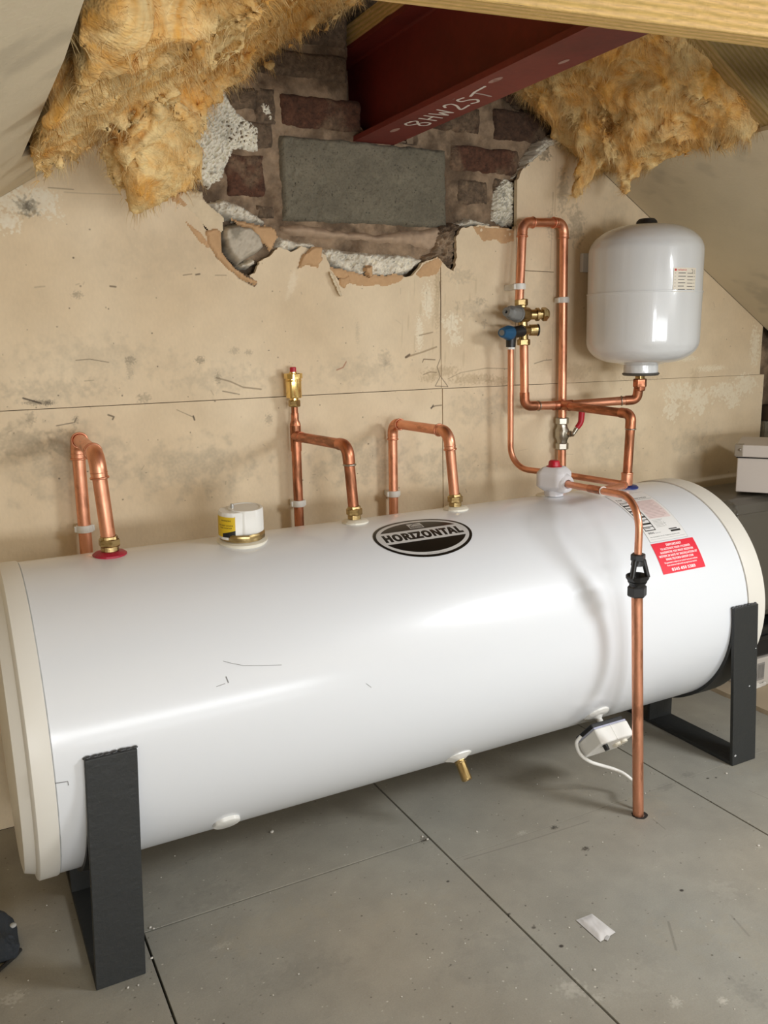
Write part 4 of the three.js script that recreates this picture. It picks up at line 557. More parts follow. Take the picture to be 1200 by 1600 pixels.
{ // control valve group in brass
  const t = thing('control_valve', 'brass control valve with a grey cap on the left side of the tall copper loop', 'valve', [1.316, 1.0, ZE]), x = 1.314, z = ZE, a = (y) => V(x + (1.09 - y) * 0.09, y, z);
  part('nut', hexNut(a(1.088), UP.clone().negate(), 0.016, 0.0165), mat.brass, t); part('nut', hexNut(a(0.990), UP.clone().negate(), 0.015, 0.0165), mat.brass, t);
  part('body', [sweep([a(1.078), a(1.06), a(1.04), a(0.985)], 0.0118, 24), sweep([a(1.047).add(V(-0.020, 0.003, 0.012)), a(1.05).add(V(0.012, 0, 0.0))], 0.019, 28), sweep([a(1.05), a(1.05).add(V(0.036, 0.0, 0.012))], 0.0125, 24), sweep([a(1.012).add(V(-0.012, 0, 0.010)), a(1.012).add(V(0.022, 0, 0))], 0.0115, 24)], mat.brass, t);
  const h0 = a(1.047).add(V(-0.024, 0.004, 0.014)), hd = V(-0.93, 0.10, 0.36).normalize();
  part('adjuster_cap', [turned(h0, h0.clone().add(hd), [[0, 0], [0, 0.0205], [0.006, 0.0205], [0.007, 0.0180], [0.034, 0.0170], [0.039, 0.0140], [0.041, 0.0115], [0.053, 0.0110], [0.054, 0.009], [0.054, 0.004], [0.046, 0.003]], 28)], mat.greyPlastic, t, 'grey plastic cap');
  const g0 = a(1.05).add(V(0.034, 0.0, 0.012)), gd = V(0.95, 0.02, 0.3).normalize();
  part('side_port', [turned(g0, g0.clone().add(gd), [[0, 0], [0, 0.0165], [0.006, 0.0165], [0.007, 0.012], [0.016, 0.012]], 26), hexNut(g0.clone().addScaledVector(gd, 0.015), gd, 0.013, 0.0175), turned(g0.clone().addScaledVector(gd, 0.028), g0.clone().addScaledVector(gd, 1), [[0, 0.013], [0.004, 0.011], [0.004, 0]], 24)], mat.brass, t);
  const k0 = a(1.012).add(V(0.02, 0, 0.0)), kd = V(0.93, 0, 0.36).normalize();
  part('side_port', [turned(k0, k0.clone().add(kd), [[0, 0], [0, 0.014], [0.020, 0.0145], [0.022, 0.0135], [0.022, 0.0]], 26)], mat.brass, t); part('port_seal', ring(k0.clone().addScaledVector(kd, 0.021), kd, 0.0125, 0.003), mat.black, t);
  const v = thing('relief_valve', 'small expansion relief valve with a dark blue cap below the grey-capped brass valve', 'valve', [1.285, 0.985, ZE + 0.02]), vc = V(1.276, 1.006, ZE + 0.012), vd = V(-0.92, 0.02, 0.40).normalize();
  part('collar', ring(a(1.012).add(V(-0.014, 0, 0.010)), V(-1, 0, 0.4), 0.011, 0.0022), mat.steelRod, v);
  part('body', [sweep([a(1.012).add(V(-0.008, -0.001, 0.008)), vc], 0.0145, 24), sweep([vc.clone(), V(1.276, 0.972, ZE + 0.010)], (q) => mix(0.0135, 0.012, q), 24), new THREE.SphereGeometry(0.0165, 24, 16).translate(vc.x, vc.y, vc.z)], mat.black, v);
  part('cap', turned(vc.clone().addScaledVector(vd, 0.006), vc.clone().add(vd), [[0, 0], [0, 0.0175], [0.010, 0.0180], [0.014, 0.0170], [0.035, 0.0120], [0.039, 0.0108], [0.0395, 0.0085], [0.0395, 0]], 28), mat.blueCap, v, 'dark blue cap'); part('cap_centre', turned(vc.clone().addScaledVector(vd, 0.0445), vc.clone().add(vd), [[0, 0], [0, 0.0075], [0.002, 0.007], [0.002, 0]], 20), mat.greyPlastic, v);
  part('outlet_seal', turned(V(1.276, 0.966, ZE + 0.010), V(1.276, 2, ZE + 0.010), [[0, 0.007], [0, 0.0105], [0.006, 0.0105], [0.006, 0]], 24), mat.white, v, 'white outlet ring');
}
{ // balanced cold supply: down from the valve, along to a tee, on to the vessel and forward to the blue boss
  const r = 0.011, t = thing('copper_pipe', 'copper pipe from under the brass valve to the white vessel, branching to the blue rosette', 'pipe', [1.447, 0.645, -1.60]);
  run(t, [V(1.3235, 0.985, ZE), V(1.3285, 0.822, ZE), TEE], r, 0.020, { mat: mat.copper, elbowMat: mat.tarnished, bead: false, ext: 0.016 });
  const ve = V(1.606, 0.830, -1.655);
  part('tee', [sweep([TEE.clone().add(V(-0.026, 0, 0)), TEE.clone().add(V(0.004, 0, 0.0)), TEE.clone().lerp(ve, 0.16)], r * 1.13, 24), sweep([TEE, TEE.clone().add(V(0.002, -0.001, 0.034))], r * 1.13, 24)], mat.tarnished, t);
  run(t, [TEE.clone().lerp(ve, 0.12), ve, V(1.610, 0.880, -1.650)], r, 0.015, { mat: mat.copper, elbowMat: mat.tarnished, bead: false, ext: 0.016 });
  part('solder_band', [ring(TEE.clone().lerp(ve, 0.80), ve.clone().sub(TEE), r * 1.12, 0.0016), ring(V(1.372, 0.8205, ZE), V(1, 0, 0), r * 1.08, 0.0018), ring(V(1.4575, 0.775, -1.518), UP, r * 1.1, 0.0014)], mat.nickel, t);
  part('nut', [hexNut(V(1.610, 0.862, -1.650), UP, 0.022, 0.0175), turned(V(1.610, 0.852, -1.650), V(1.610, 2, -1.650), [[0, r], [0.002, 0.0135], [0.011, 0.0145]], 24)], mat.tarnished, t);
  run(t, [TEE.clone().add(V(0.002, -0.001, 0.03)), V(1.4575, 0.811, -1.518), V(1.4520, 0.650, -1.518)], r, 0.018, { mat: mat.tarnished, elbowMat: mat.tarnished, bead: false, ext: 0.016 });
  part('boss_fitting', [turned(V(1.4518, 0.6405, -1.518), V(1.4518, 2, -1.518), [[0, 0], [0, 0.013], [0.004, 0.0135], [0.026, 0.0135], [0.0285, 0.0142], [0.030, 0.0135], [0.030, 0.011]], 28)], mat.copper, t);
}
{ // lever ball valve on the right limb
  const t = thing('isolation_valve', 'nickel lever valve with a red handle on the right limb of the tall loop', 'valve', [1.4735, 0.74, ZD]), a = (y) => V(1.480 - (y - 0.5) * 0.0167, y, ZD);
  part('body', [turned(a(0.713), a(2), [[0, 0], [0, 0.0135], [0.008, 0.014], [0.016, 0.0185], [0.036, 0.0185], [0.044, 0.014], [0.052, 0.0135], [0.052, 0]], 28), sweep([a(0.739), a(0.739).add(V(0.012, 0, 0.022))], 0.0085, 18)], mat.nickel, t);
  part('nut', hexNut(a(0.696), UP, 0.018, 0.0175), mat.nickel, t); part('nut', hexNut(a(0.764), UP, 0.018, 0.0175), mat.nickel, t);
  const s = a(0.739).add(V(0.0125, 0, 0.023)); part('lever_nut', hexNut(s.clone(), V(0.48, 0, 0.88), 0.007, 0.0075), mat.nickel, t);
  const P = [s.clone().add(V(0.003, 0.0, 0.004)), s.clone().add(V(0.012, 0.016, 0.008)), s.clone().add(V(0.020, 0.030, 0.012)), s.clone().add(V(0.022, 0.05, 0.013)), s.clone().add(V(0.022, 0.085, 0.014))];
  const lv = (pts, w) => { const g = sweep(divide(new THREE.CatmullRomCurve3(pts).getPoints(24), 0.005), (q) => w * (0.9 + 0.25 * q) * Math.min(1, 0.35 + 8 * (1 - q)), 14); return g; };
  part('lever', lv(P.slice(0, 2), 0.0055), mat.nickel, t); part('handle', lv([P[1], P[2], P[3], P[4]], 0.0078), mat.red, t, 'red handle');
}
{ // discharge pipe of the expansion relief valve
  const r = 0.0075, t = thing('copper_pipe', 'thin copper pipe from the blue-capped valve sweeping round behind the white relief valve', 'pipe', [1.285, 0.66, -1.7]);
  const pts = bent([V(1.276, 0.970, ZE + 0.010), V(1.282, 0.668, ZE + 0.006), V(1.333, 0.665, -1.60), V(1.352, 0.6655, -1.412), V(1.250, 0.668, -1.384)], [0.055, 0.12, 0.022]);
  part('pipe', sweep(divide(pts, 0.012), r, 20), mat.copper, t);
  part('elbow', sweep(arcAt(V(1.333, 0.665, -1.60), V(1.352, 0.6655, -1.412), V(1.250, 0.668, -1.384), 0.022, 12), r * 1.14, 20), mat.copper, t);
}
{ // relief valve in its white jacket
  const C = V(1.243, 0.672, -1.535), t = thing('relief_valve', 'white jacketed temperature relief valve with a red knob sitting on top of the cylinder', 'valve', [1.243, 0.635, -1.535]);
  const g = new RoundedBoxGeometry(0.070, 0.060, 0.068, 5, 0.017); const p = g.attributes.position; for (let i = 0; i < p.count; i++) { const y = p.getY(i), k = 1 - 0.34 * sstep(-0.012, -0.028, y) - 0.12 * sstep(0.014, 0.028, y); p.setX(i, p.getX(i) * k); p.setZ(i, p.getZ(i) * k); } g.rotateY(0.5); g.translate(C.x, C.y, C.z); g.computeVertexNormals();
  const od = V(0.02, -0.012, 1).normalize(), o0 = C.clone().add(V(0.004, -0.006, 0.012));
  part('jacket', [g, turned(o0, o0.clone().add(od), [[0, 0], [0, 0.024], [0.018, 0.024], [0.031, 0.0190], [0.033, 0.0165], [0.033, 0.0105], [0.022, 0.010]], 28), turned(V(C.x, 0.634, C.z), V(C.x, 2, C.z), [[0, 0], [0, 0.022], [0.012, 0.022], [0.016, 0.026]], 28)], mat.foam, t);
  part('knob', [turned(C.clone().add(V(0, 0.0285, 0)), C.clone().add(V(0, 1, 0)), [[0, 0.019], [0.0022, 0.018], [0.003, 0.0135], [0.012, 0.0125], [0.0155, 0.010], [0.0165, 0.0]], 26)], mat.red, t, 'red knob');
  const r = 0.0075, d = thing('copper_pipe', 'thin copper pipe from the white relief valve bending down into the black tundish', 'pipe', [1.184, 0.62, -1.2]);
  const pts = bent([o0.clone().addScaledVector(od, 0.022), V(1.184, 0.686, -1.200), V(1.184, 0.566, -1.2)], 0.062);
  part('pipe', sweep(divide(pts, 0.012), r, 22), mat.copper, d);
  const q0 = o0.clone().addScaledVector(od, 0.022), dir = V(1.184, 0.686, -1.2).sub(q0).normalize(), tp = q0.clone().addScaledVector(dir, 0.135);
  part('tee', [sweep([tp.clone().addScaledVector(dir, -0.022), tp.clone().addScaledVector(dir, 0.028)], r * 1.14, 20)], mat.tarnished, d);
  part('joint_ring', ring(tp.clone().addScaledVector(dir, 0.034), dir, r * 1.1, 0.0016), mat.white, d, 'white flux ring');
}
{ // tundish and the drain pipe down to the floor
  const t = thing('tundish', 'black plastic tundish with open windows between the thin upper and thick lower drain pipes', 'tundish', [1.186, 0.49, -1.2]), c = V(1.1855, 0.488, -1.2), up = V(-0.015, 1, 0).normalize(), at = (y) => c.clone().addScaledVector(up, y);
  part('lower_nut', [hexNut(at(0), up, 0.022, 0.0190), turned(at(0.021), at(1), [[0, 0.0155], [0.005, 0.0155], [0.006, 0.017], [0.010, 0.019]], 28)], mat.black, t);
  part('cup', turned(at(0.026), at(1), [[0, 0], [0, 0.014], [0.003, 0.0165], [0.012, 0.0225], [0.0165, 0.0225], [0.018, 0.0205], [0.0165, 0.019], [0.010, 0.012], [0.006, 0.010]], 32), mat.black, t);
  const ribs = []; for (let i = 0; i < 3; i++) { const a = i * Math.PI * 2 / 3 + 0.75; ribs.push(sweep([at(0.040).add(V(Math.cos(a) * 0.0195, 0, Math.sin(a) * 0.0195)), at(0.075).add(V(Math.cos(a) * 0.0105, 0, Math.sin(a) * 0.0105))], 0.0048, 10)); }
  part('rib', ribs[0], mat.black, t); part('rib', ribs[1], mat.black, t); part('rib', ribs[2], mat.black, t);
  part('upper_nut', [turned(at(0.064), at(1), [[0, 0.009], [0, 0.0135], [0.010, 0.012], [0.012, 0.0115]], 26), hexNut(at(0.073), up, 0.014, 0.0145)], mat.black, t);
  const d = thing('copper_pipe', 'thick copper drain pipe in front of the cylinder going into the floor', 'pipe', [1.217, 0, -1.2]);
  part('pipe', sweep(divide([V(1.1858, 0.492, -1.2), V(1.2165, -0.02, -1.2005)], 0.03), 0.0112, 28), mat.copper, d);
  const h = thing('pipe_hole', 'ragged dark hole in the floor round the foot of the thick copper drain pipe', 'hole', [1.2165, 0, -1.2]);
  const hg = new THREE.RingGeometry(0.0113, 0.0165, 36, 2); const hp = hg.attributes.position; for (let i = 0; i < hp.count; i++) { const q = Math.hypot(hp.getX(i), hp.getY(i)); if (q > 0.0135) { const k = 1 + 0.14 * fbm2(hp.getX(i) * 90, hp.getY(i) * 90, 2); hp.setX(i, hp.getX(i) * k + 0.0015); hp.setY(i, hp.getY(i) * k - 0.001); } } hg.rotateX(-Math.PI / 2); hg.translate(1.2165, 0.0006, -1.2); part('rim', hg, mat.void, h);
}
// plastic clips that hold the pipes to the wall
function clip(label, x, y, z, r, group) {
  const t = thing('pipe_clip', label, 'clip', [x, y, z]);
  const g = []; const s = new THREE.Shape(); s.absarc(0, 0, r + 0.0032, 0, Math.PI * 2); const h = new THREE.Path(); h.absarc(0, 0, r + 0.0002, 0, Math.PI * 2, true); s.holes.push(h);
  const b = new THREE.ExtrudeGeometry(s, { depth: 0.0135, bevelEnabled: true, bevelSize: 0.0006, bevelThickness: 0.0006, bevelSegments: 1, curveSegments: 20 }); b.rotateX(Math.PI / 2); b.translate(x, y + 0.007, z); g.push(b);
  const zl = z - r - 0.002; if (zl > WZ) g.push(rbox(x - 0.010, y - 0.0065, WZ, x + 0.010, y + 0.0065, zl + 0.002, 0.0015)); g.push(rbox(x - r - 0.0075, y - 0.0062, z - 0.004, x - r - 0.001, y + 0.0062, z + 0.004, 0.0012)); g.push(rbox(x + r + 0.001, y - 0.0062, z - 0.004, x + r + 0.0065, y + 0.0062, z + 0.004, 0.0012));
  part('clip', g, mat.clipPlastic, t);
}
clip('white plastic clip low on the leftmost copper pipe', 0.2375, 0.631, -1.786, 0.0128);
clip('white plastic clip on the teed copper pipe below the air vent', 0.708, 0.632, -1.787, 0.011);
clip('white plastic clip on the wall limb of the pipe behind the oval badge', 0.9558, 0.629, -1.787, 0.011);
clip('white plastic clip above the brass valve on the left limb of the tall loop', 1.3105, 1.118, ZE - 0.004, 0.011);
clip('white plastic clip halfway up the right limb of the tall loop', 1.4700, 1.087, ZD, 0.011);
// ------------------------------------------------------------------ immersion heater cover on top
{
  const t = thing('heater_cover', 'white round plastic heater cap with a yellow warning sticker on top of the cylinder', 'cap', [0.478, 0.637, -1.502]), n = tankN(5), b = onTank(0.480, 4).addScaledVector(n, 0.007), e = b.clone().add(n);
  part('clamp_ring', [turned(b, e, [[0, 0], [0, 0.0425], [0.003, 0.0435], [0.012, 0.0435], [0.014, 0.042], [0.013, 0.039], [0.004, 0.039]], 12)], mat.brass, t, 'brass hexagonal ring');
  const at = (u, v) => { const x = V(1, 0, 0), z = V(0, 0, 0).crossVectors(x, n).normalize().negate(); return b.clone().addScaledVector(x, u).addScaledVector(z, v); };
  const w0 = at(0.007, 0.000); part('cap', [turned(w0, w0.clone().add(n), [[0.004, 0], [0.004, 0.0345], [0.054, 0.0335], [0.057, 0.032], [0.0575, 0.028], [0.0565, 0.027], [0.0565, 0]], 48)], mat.white, t);
  const s0 = at(-0.0165, -0.003); const lobe = part('cap_lobe', [turned(s0, s0.clone().add(n), [[0.004, 0], [0.004, 0.0285], [0.053, 0.028], [0.055, 0.0265], [0.055, 0]], 40)], mat.white, t);
  const P = [], U = [], N = [], I = [], K = 16, ax = V(1, 0, 0), az = V(0, 0, 0).crossVectors(V(1, 0, 0), n).negate().normalize(); for (let j = 0; j <= 1; j++) for (let i = 0; i <= K; i++) { const a = mix(2.9, 4.5, i / K), d = ax.clone().multiplyScalar(Math.cos(a)).addScaledVector(az, Math.sin(a)), q = s0.clone().addScaledVector(d, 0.0289).addScaledVector(n, mix(0.009, 0.049, j)); P.push(q.x, q.y, q.z); N.push(d.x, d.y, d.z); U.push(i / K, j); }
  for (let i = 0; i < K; i++) I.push(i, i + 1, i + K + 1, i + 1, i + K + 2, i + K + 1);
  const g = new THREE.BufferGeometry(); g.setAttribute('position', new THREE.Float32BufferAttribute(P, 3)); g.setAttribute('normal', new THREE.Float32BufferAttribute(N, 3)); g.setAttribute('uv', new THREE.Float32BufferAttribute(U, 2)); g.setIndex(I);
  sub('sticker', g, M({ side: THREE.DoubleSide, roughness: 0.45, map: canvasTex(512, 512, (c, w, h) => { c.fillStyle = '#d8b51c'; c.fillRect(0, 0, w, h); c.fillStyle = '#e8e4d8'; c.fillRect(0, 0, 500, 16); c.fillStyle = '#12110f'; c.beginPath(); c.moveTo(230, 420); c.lineTo(512, 340); c.lineTo(512, 512); c.lineTo(230, 512); c.fill(); c.font = 'bold 46px sans-serif'; c.fillText('WARNING', 200, 120); c.fillText('DO NOT COVER', 130, 240); c.fillText('THIS HEATER', 160, 300); }) }), lobe, 'yellow and black warning sticker');
  sub('screw', turned(at(-0.016, 0.006).addScaledVector(n, 0.053), at(-0.016, 0.006).addScaledVector(n, 1), [[0, 0], [0, 0.0032], [0.011, 0.0032], [0.0115, 0]], 14), mat.steelRod, lobe);
}
// ------------------------------------------------------------------ thermostat box below the cylinder, with its cable
{
  const t = thing('thermostat_box', 'small white thermostat box on a black base hanging under the front of the cylinder', 'thermostat', [1.20, 0.16, -1.29]), n = tankN(132.5), up = V(0, -n.z, n.y).multiplyScalar(-1), x = V(1, 0, 0), m = onTank(1.205, 132.5), at = (a, b, c) => m.clone().addScaledVector(x, a).addScaledVector(n, b).addScaledVector(up, c);
  const bx = (x0, x1, n0, n1, u0, u1, r) => { const g = new RoundedBoxGeometry(x1 - x0, n1 - n0, u1 - u0, 3, r); g.applyMatrix4(new THREE.Matrix4().makeBasis(x, n, up.clone().negate())); const c = at((x0 + x1) / 2, (n0 + n1) / 2, (u0 + u1) / 2); g.translate(c.x, c.y, c.z); return g; };
  part('stem', turned(at(0, 0.002, 0), at(0, 1, 0), [[0, 0], [0, 0.020], [0.006, 0.010], [0.010, 0.0065], [0.030, 0.0065], [0.030, 0]], 24), mat.white, t);
  part('base', bx(-0.042, 0.046, 0.022, 0.032, -0.052, 0.018, 0.003), mat.black, t); part('seal', bx(-0.042, 0.048, 0.0315, 0.036, -0.053, 0.021, 0.002), M({ color: new THREE.Color(0.42, 0.43, 0.55), roughness: 0.5 }), t);
  const cover = part('cover', [bx(-0.043, 0.049, 0.0355, 0.070, -0.054, 0.0225, 0.004), bx(0.000, 0.003, 0.036, 0.0695, -0.05, 0.0232, 0.001)], mat.white, t);
  sub('dial', [turned(at(0.022, 0.069, -0.012), at(0.022, 1, -0.012), [[0, 0], [0, 0.0115], [0.004, 0.0115], [0.0065, 0.009], [0.007, 0]], 28), turned(at(0.032, 0.069, -0.002), at(0.032, 1, -0.002), [[0, 0], [0, 0.009], [0.006, 0.009], [0.006, 0]], 20)], mat.cream, cover);
  sub('button', turned(at(-0.026, 0.069, 0.008), at(-0.026, 1, 0.008), [[0, 0], [0, 0.006], [0.013, 0.0055], [0.013, 0]], 18), mat.black, cover, 'black push button');
  const c = thing('power_cable', 'white cable hanging from the thermostat box to the floor behind the drain pipe', 'cable', [1.2, 0.05, -1.3]);
  const pts = [onZ(908, 1150, -1.325), onZ(901, 1160, -1.328), onZ(903, 1172, -1.318), onZ(909, 1181, -1.308), onZ(922, 1190, -1.300), onZ(940, 1196, -1.293), onZ(960, 1202, -1.285), onZ(975, 1209, -1.272), onZ(988, 1220, -1.256), V(1.232, 0.040, -1.232), V(1.229, 0.018, -1.219), V(1.2265, -0.012, -1.2155)];
  part('cable', sweep(divide(new THREE.CatmullRomCurve3(pts, false, 'centripetal').getPoints(120), 0.01), 0.0038, 12), mat.white, c);
}
// ------------------------------------------------------------------ expansion vessel on the wall
{
  const x = 1.6135, z = -1.652, R = 0.1395, y0 = 0.902, t = thing('expansion_vessel', 'white enamelled expansion vessel with a small label, mounted high on the wall', 'expansion vessel', [x, 0.90, z]), A = V(x, 0.918, z), B = V(x, 2, z);
  const prof = [[0, 0], [0, 0.040], [0.004, 0.055]]; for (let i = 0; i <= 12; i++) { const a = i / 12 * Math.PI / 2; prof.push([0.062 - 0.056 * Math.cos(a) , 0.06 + (R - 0.06) * Math.sin(a)]); }
  prof.push([0.150, R + 0.0004], [0.176, R + 0.001], [0.1765, R + 0.0025], [0.180, R + 0.0025], [0.1805, R + 0.0002], [0.205, R]);
  for (let i = 0; i <= 14; i++) { const a = i / 14 * Math.PI / 2; prof.push([0.278 + 0.066 * Math.sin(a), 0.035 + (R - 0.035) * Math.cos(a)]); }
  prof.push([0.346, 0]);
  const sh = part('shell', turned(A, B, prof, 96), mat.vessel, t);
  part('top_cap', turned(V(x, 0.918 + 0.343, z), B, [[0, 0], [0, 0.027], [0.010, 0.025], [0.016, 0.019], [0.018, 0]], 32), mat.black, t, 'black plastic cap');
  part('flange', [turned(V(x, y0 - 0.003, z), B, [[0, 0], [0, 0.043], [0.020, 0.043], [0.022, 0.041]], 48)], mat.vessel, t); part('flange_ring', turned(V(x, y0 - 0.011, z), B, [[0, 0], [0.001, 0.043], [0.005, 0.047], [0.0075, 0.046], [0.009, 0.042], [0.009, 0]], 48), M({ color: new THREE.Color(0.09, 0.085, 0.075), roughness: 0.45 }), t, 'dark rubber ring');
  part('connection', turned(V(x - 0.002, y0 - 0.022, z), B, [[0, 0], [0, 0.012], [0.012, 0.012], [0.012, 0]], 24), mat.brass, t);
  const P = [], U = [], N = [], I = [], K = 10; for (let j = 0; j <= 1; j++) for (let i = 0; i <= K; i++) { const a = mix(-0.29, 0.21, i / K), d = V(Math.sin(a), 0, Math.cos(a)), yl = onZ(1066, 456, z + R).y, yh = onZ(1066, 418, z + R).y; P.push(x + d.x * (R + 0.0012), mix(yl, yh, j), z + d.z * (R + 0.0012)); N.push(d.x, 0, d.z); U.push(i / K, j); } for (let i = 0; i < K; i++) I.push(i, i + 1, i + K + 1, i + 1, i + K + 2, i + K + 1);
  const g = new THREE.BufferGeometry(); g.setAttribute('position', new THREE.Float32BufferAttribute(P, 3)); g.setAttribute('normal', new THREE.Float32BufferAttribute(N, 3)); g.setAttribute('uv', new THREE.Float32BufferAttribute(U, 2)); g.setIndex(I);
  sub('label', g, M({ side: THREE.DoubleSide, roughness: 0.5, map: canvasTex(384, 384, (c, w, h) => { c.fillStyle = '#ece4d4'; c.fillRect(0, 0, w, h); c.fillStyle = '#c8342a'; c.fillRect(14, 18, 30, 34); c.font = 'bold 38px sans-serif'; c.fillText('reliance', 54, 48); c.fillStyle = '#333'; c.font = '20px sans-serif'; for (let i = 0; i < 6; i++) { c.fillRect(16, 84 + i * 52, 20, 4); c.fillRect(70, 80 + i * 52, 90 + 40 * perm[i], 10); c.fillRect(216, 84 + i * 52, 110, 9); c.fillRect(340, 84 + i * 52, 26, 6); } c.strokeStyle = '#222'; c.lineWidth = 6; c.beginPath(); c.moveTo(286, 30); c.quadraticCurveTo(330, 20, 312, 48); c.quadraticCurveTo(340, 70, 300, 76); c.moveTo(350, 30); c.lineTo(356, 76); c.stroke(); }) }), sh, 'cream label with red heading');
  part('wall_bracket', [rbox(1.543, 1.160, WZ, x + 0.090, 1.208, WZ + 0.012, 0.002), rbox(x - 0.03, 1.158, WZ + 0.010, x + 0.03, 1.204, z - R + 0.012, 0.002)], mat.vessel, t);
  void sh;
}

// ------------------------------------------------------------------ mineral wool
// surface nets over a sampled field (positive inside)
function surfaceNets(lo, hi, cell, field) {
  const n = [0, 1, 2].map((k) => Math.ceil((hi[k] - lo[k]) / cell) + 1), F = new Float32Array(n[0] * n[1] * n[2]), id = new Int32Array(F.length).fill(-1), at = (i, j, k) => (k * n[1] + j) * n[0] + i;
  for (let k = 0; k < n[2]; k++) for (let j = 0; j < n[1]; j++) for (let i = 0; i < n[0]; i++) F[at(i, j, k)] = field(lo[0] + i * cell, lo[1] + j * cell, lo[2] + k * cell);
  const P = [], I = [], E = [[0, 1], [0, 2], [0, 4], [1, 3], [1, 5], [2, 3], [2, 6], [3, 7], [4, 5], [4, 6], [5, 7], [6, 7]];
  for (let k = 0; k < n[2] - 1; k++) for (let j = 0; j < n[1] - 1; j++) for (let i = 0; i < n[0] - 1; i++) {
    const v = []; let c = 0; for (let q = 0; q < 8; q++) { v[q] = F[at(i + (q & 1), j + ((q >> 1) & 1), k + (q >> 2))]; c += v[q] > 0; } if (!c || c === 8) continue;
    let x = 0, y = 0, z = 0, m = 0; for (const [a, b] of E) if ((v[a] > 0) !== (v[b] > 0)) { const t = v[a] / (v[a] - v[b]); x += mix(a & 1, b & 1, t); y += mix((a >> 1) & 1, (b >> 1) & 1, t); z += mix(a >> 2, b >> 2, t); m++; }
    id[at(i, j, k)] = P.length / 3; P.push(lo[0] + (i + x / m) * cell, lo[1] + (j + y / m) * cell, lo[2] + (k + z / m) * cell);
  }
  const quad = (a, b, c, d, f) => { if (a < 0 || b < 0 || c < 0 || d < 0) return; f ? I.push(a, b, c, a, c, d) : I.push(a, c, b, a, d, c); };
  for (let k = 1; k < n[2] - 1; k++) for (let j = 1; j < n[1] - 1; j++) for (let i = 1; i < n[0] - 1; i++) {
    const s = F[at(i, j, k)] > 0;
    if (s !== F[at(i + 1, j, k)] > 0) quad(id[at(i, j - 1, k - 1)], id[at(i, j, k - 1)], id[at(i, j, k)], id[at(i, j - 1, k)], s);
    if (s !== F[at(i, j + 1, k)] > 0) quad(id[at(i - 1, j, k - 1)], id[at(i - 1, j, k)], id[at(i, j, k)], id[at(i, j, k - 1)], s);
    if (s !== F[at(i, j, k + 1)] > 0) quad(id[at(i - 1, j - 1, k)], id[at(i, j - 1, k)], id[at(i, j, k)], id[at(i - 1, j, k)], s);
  }
  const g = new THREE.BufferGeometry(); g.setAttribute('position', new THREE.Float32BufferAttribute(P, 3)); g.setIndex(I); g.computeVertexNormals(); return g;
}
const woolTint = (x, y, z, gold) => { const w = 0.05 * n3(x * 7, y * 7, z * 7), a = fbm3((x + w) * 9, (y + w) * 9, z * 9, 3), b = fbm3((x + w) * 40 + 3, (y - w) * 24, z * 40, 3), t = clamp(0.45 + 0.8 * a + 0.55 * b + gold, 0, 1); return [mix(0.90, 0.80, t), mix(0.71, 0.43, t), mix(0.38, 0.10, t)]; };
const woolTex = dataTex(512, 512, (u, v) => { const w = 0.12 * (tf(u, v, 4, 3, 301) - 0.5), a = tf(u + w, v - w, 24, 4, 305), b = tv(u + 2 * w, v + w, 90, 309), k = 0.86 + 0.22 * a + 0.08 * (b - 0.5); return [255 * k, 250 * k, 240 * k]; });
const woolBump = dataTex(512, 512, (u, v) => { const w = 0.15 * (tf(u, v, 4, 3, 301) - 0.5), a = tf(u + w, v - w, 20, 4, 305), b = tv(u + w, v - w, 110, 309); return grey(255 * clamp(0.75 * a + 0.25 * b, 0, 1)); }, false);
mat.wool = M({ vertexColors: true, map: woolTex, roughness: 1, bumpMap: woolBump, bumpScale: 0.003 });
mat.woolFibre = M({ vertexColors: true, roughness: 1, side: THREE.DoubleSide });
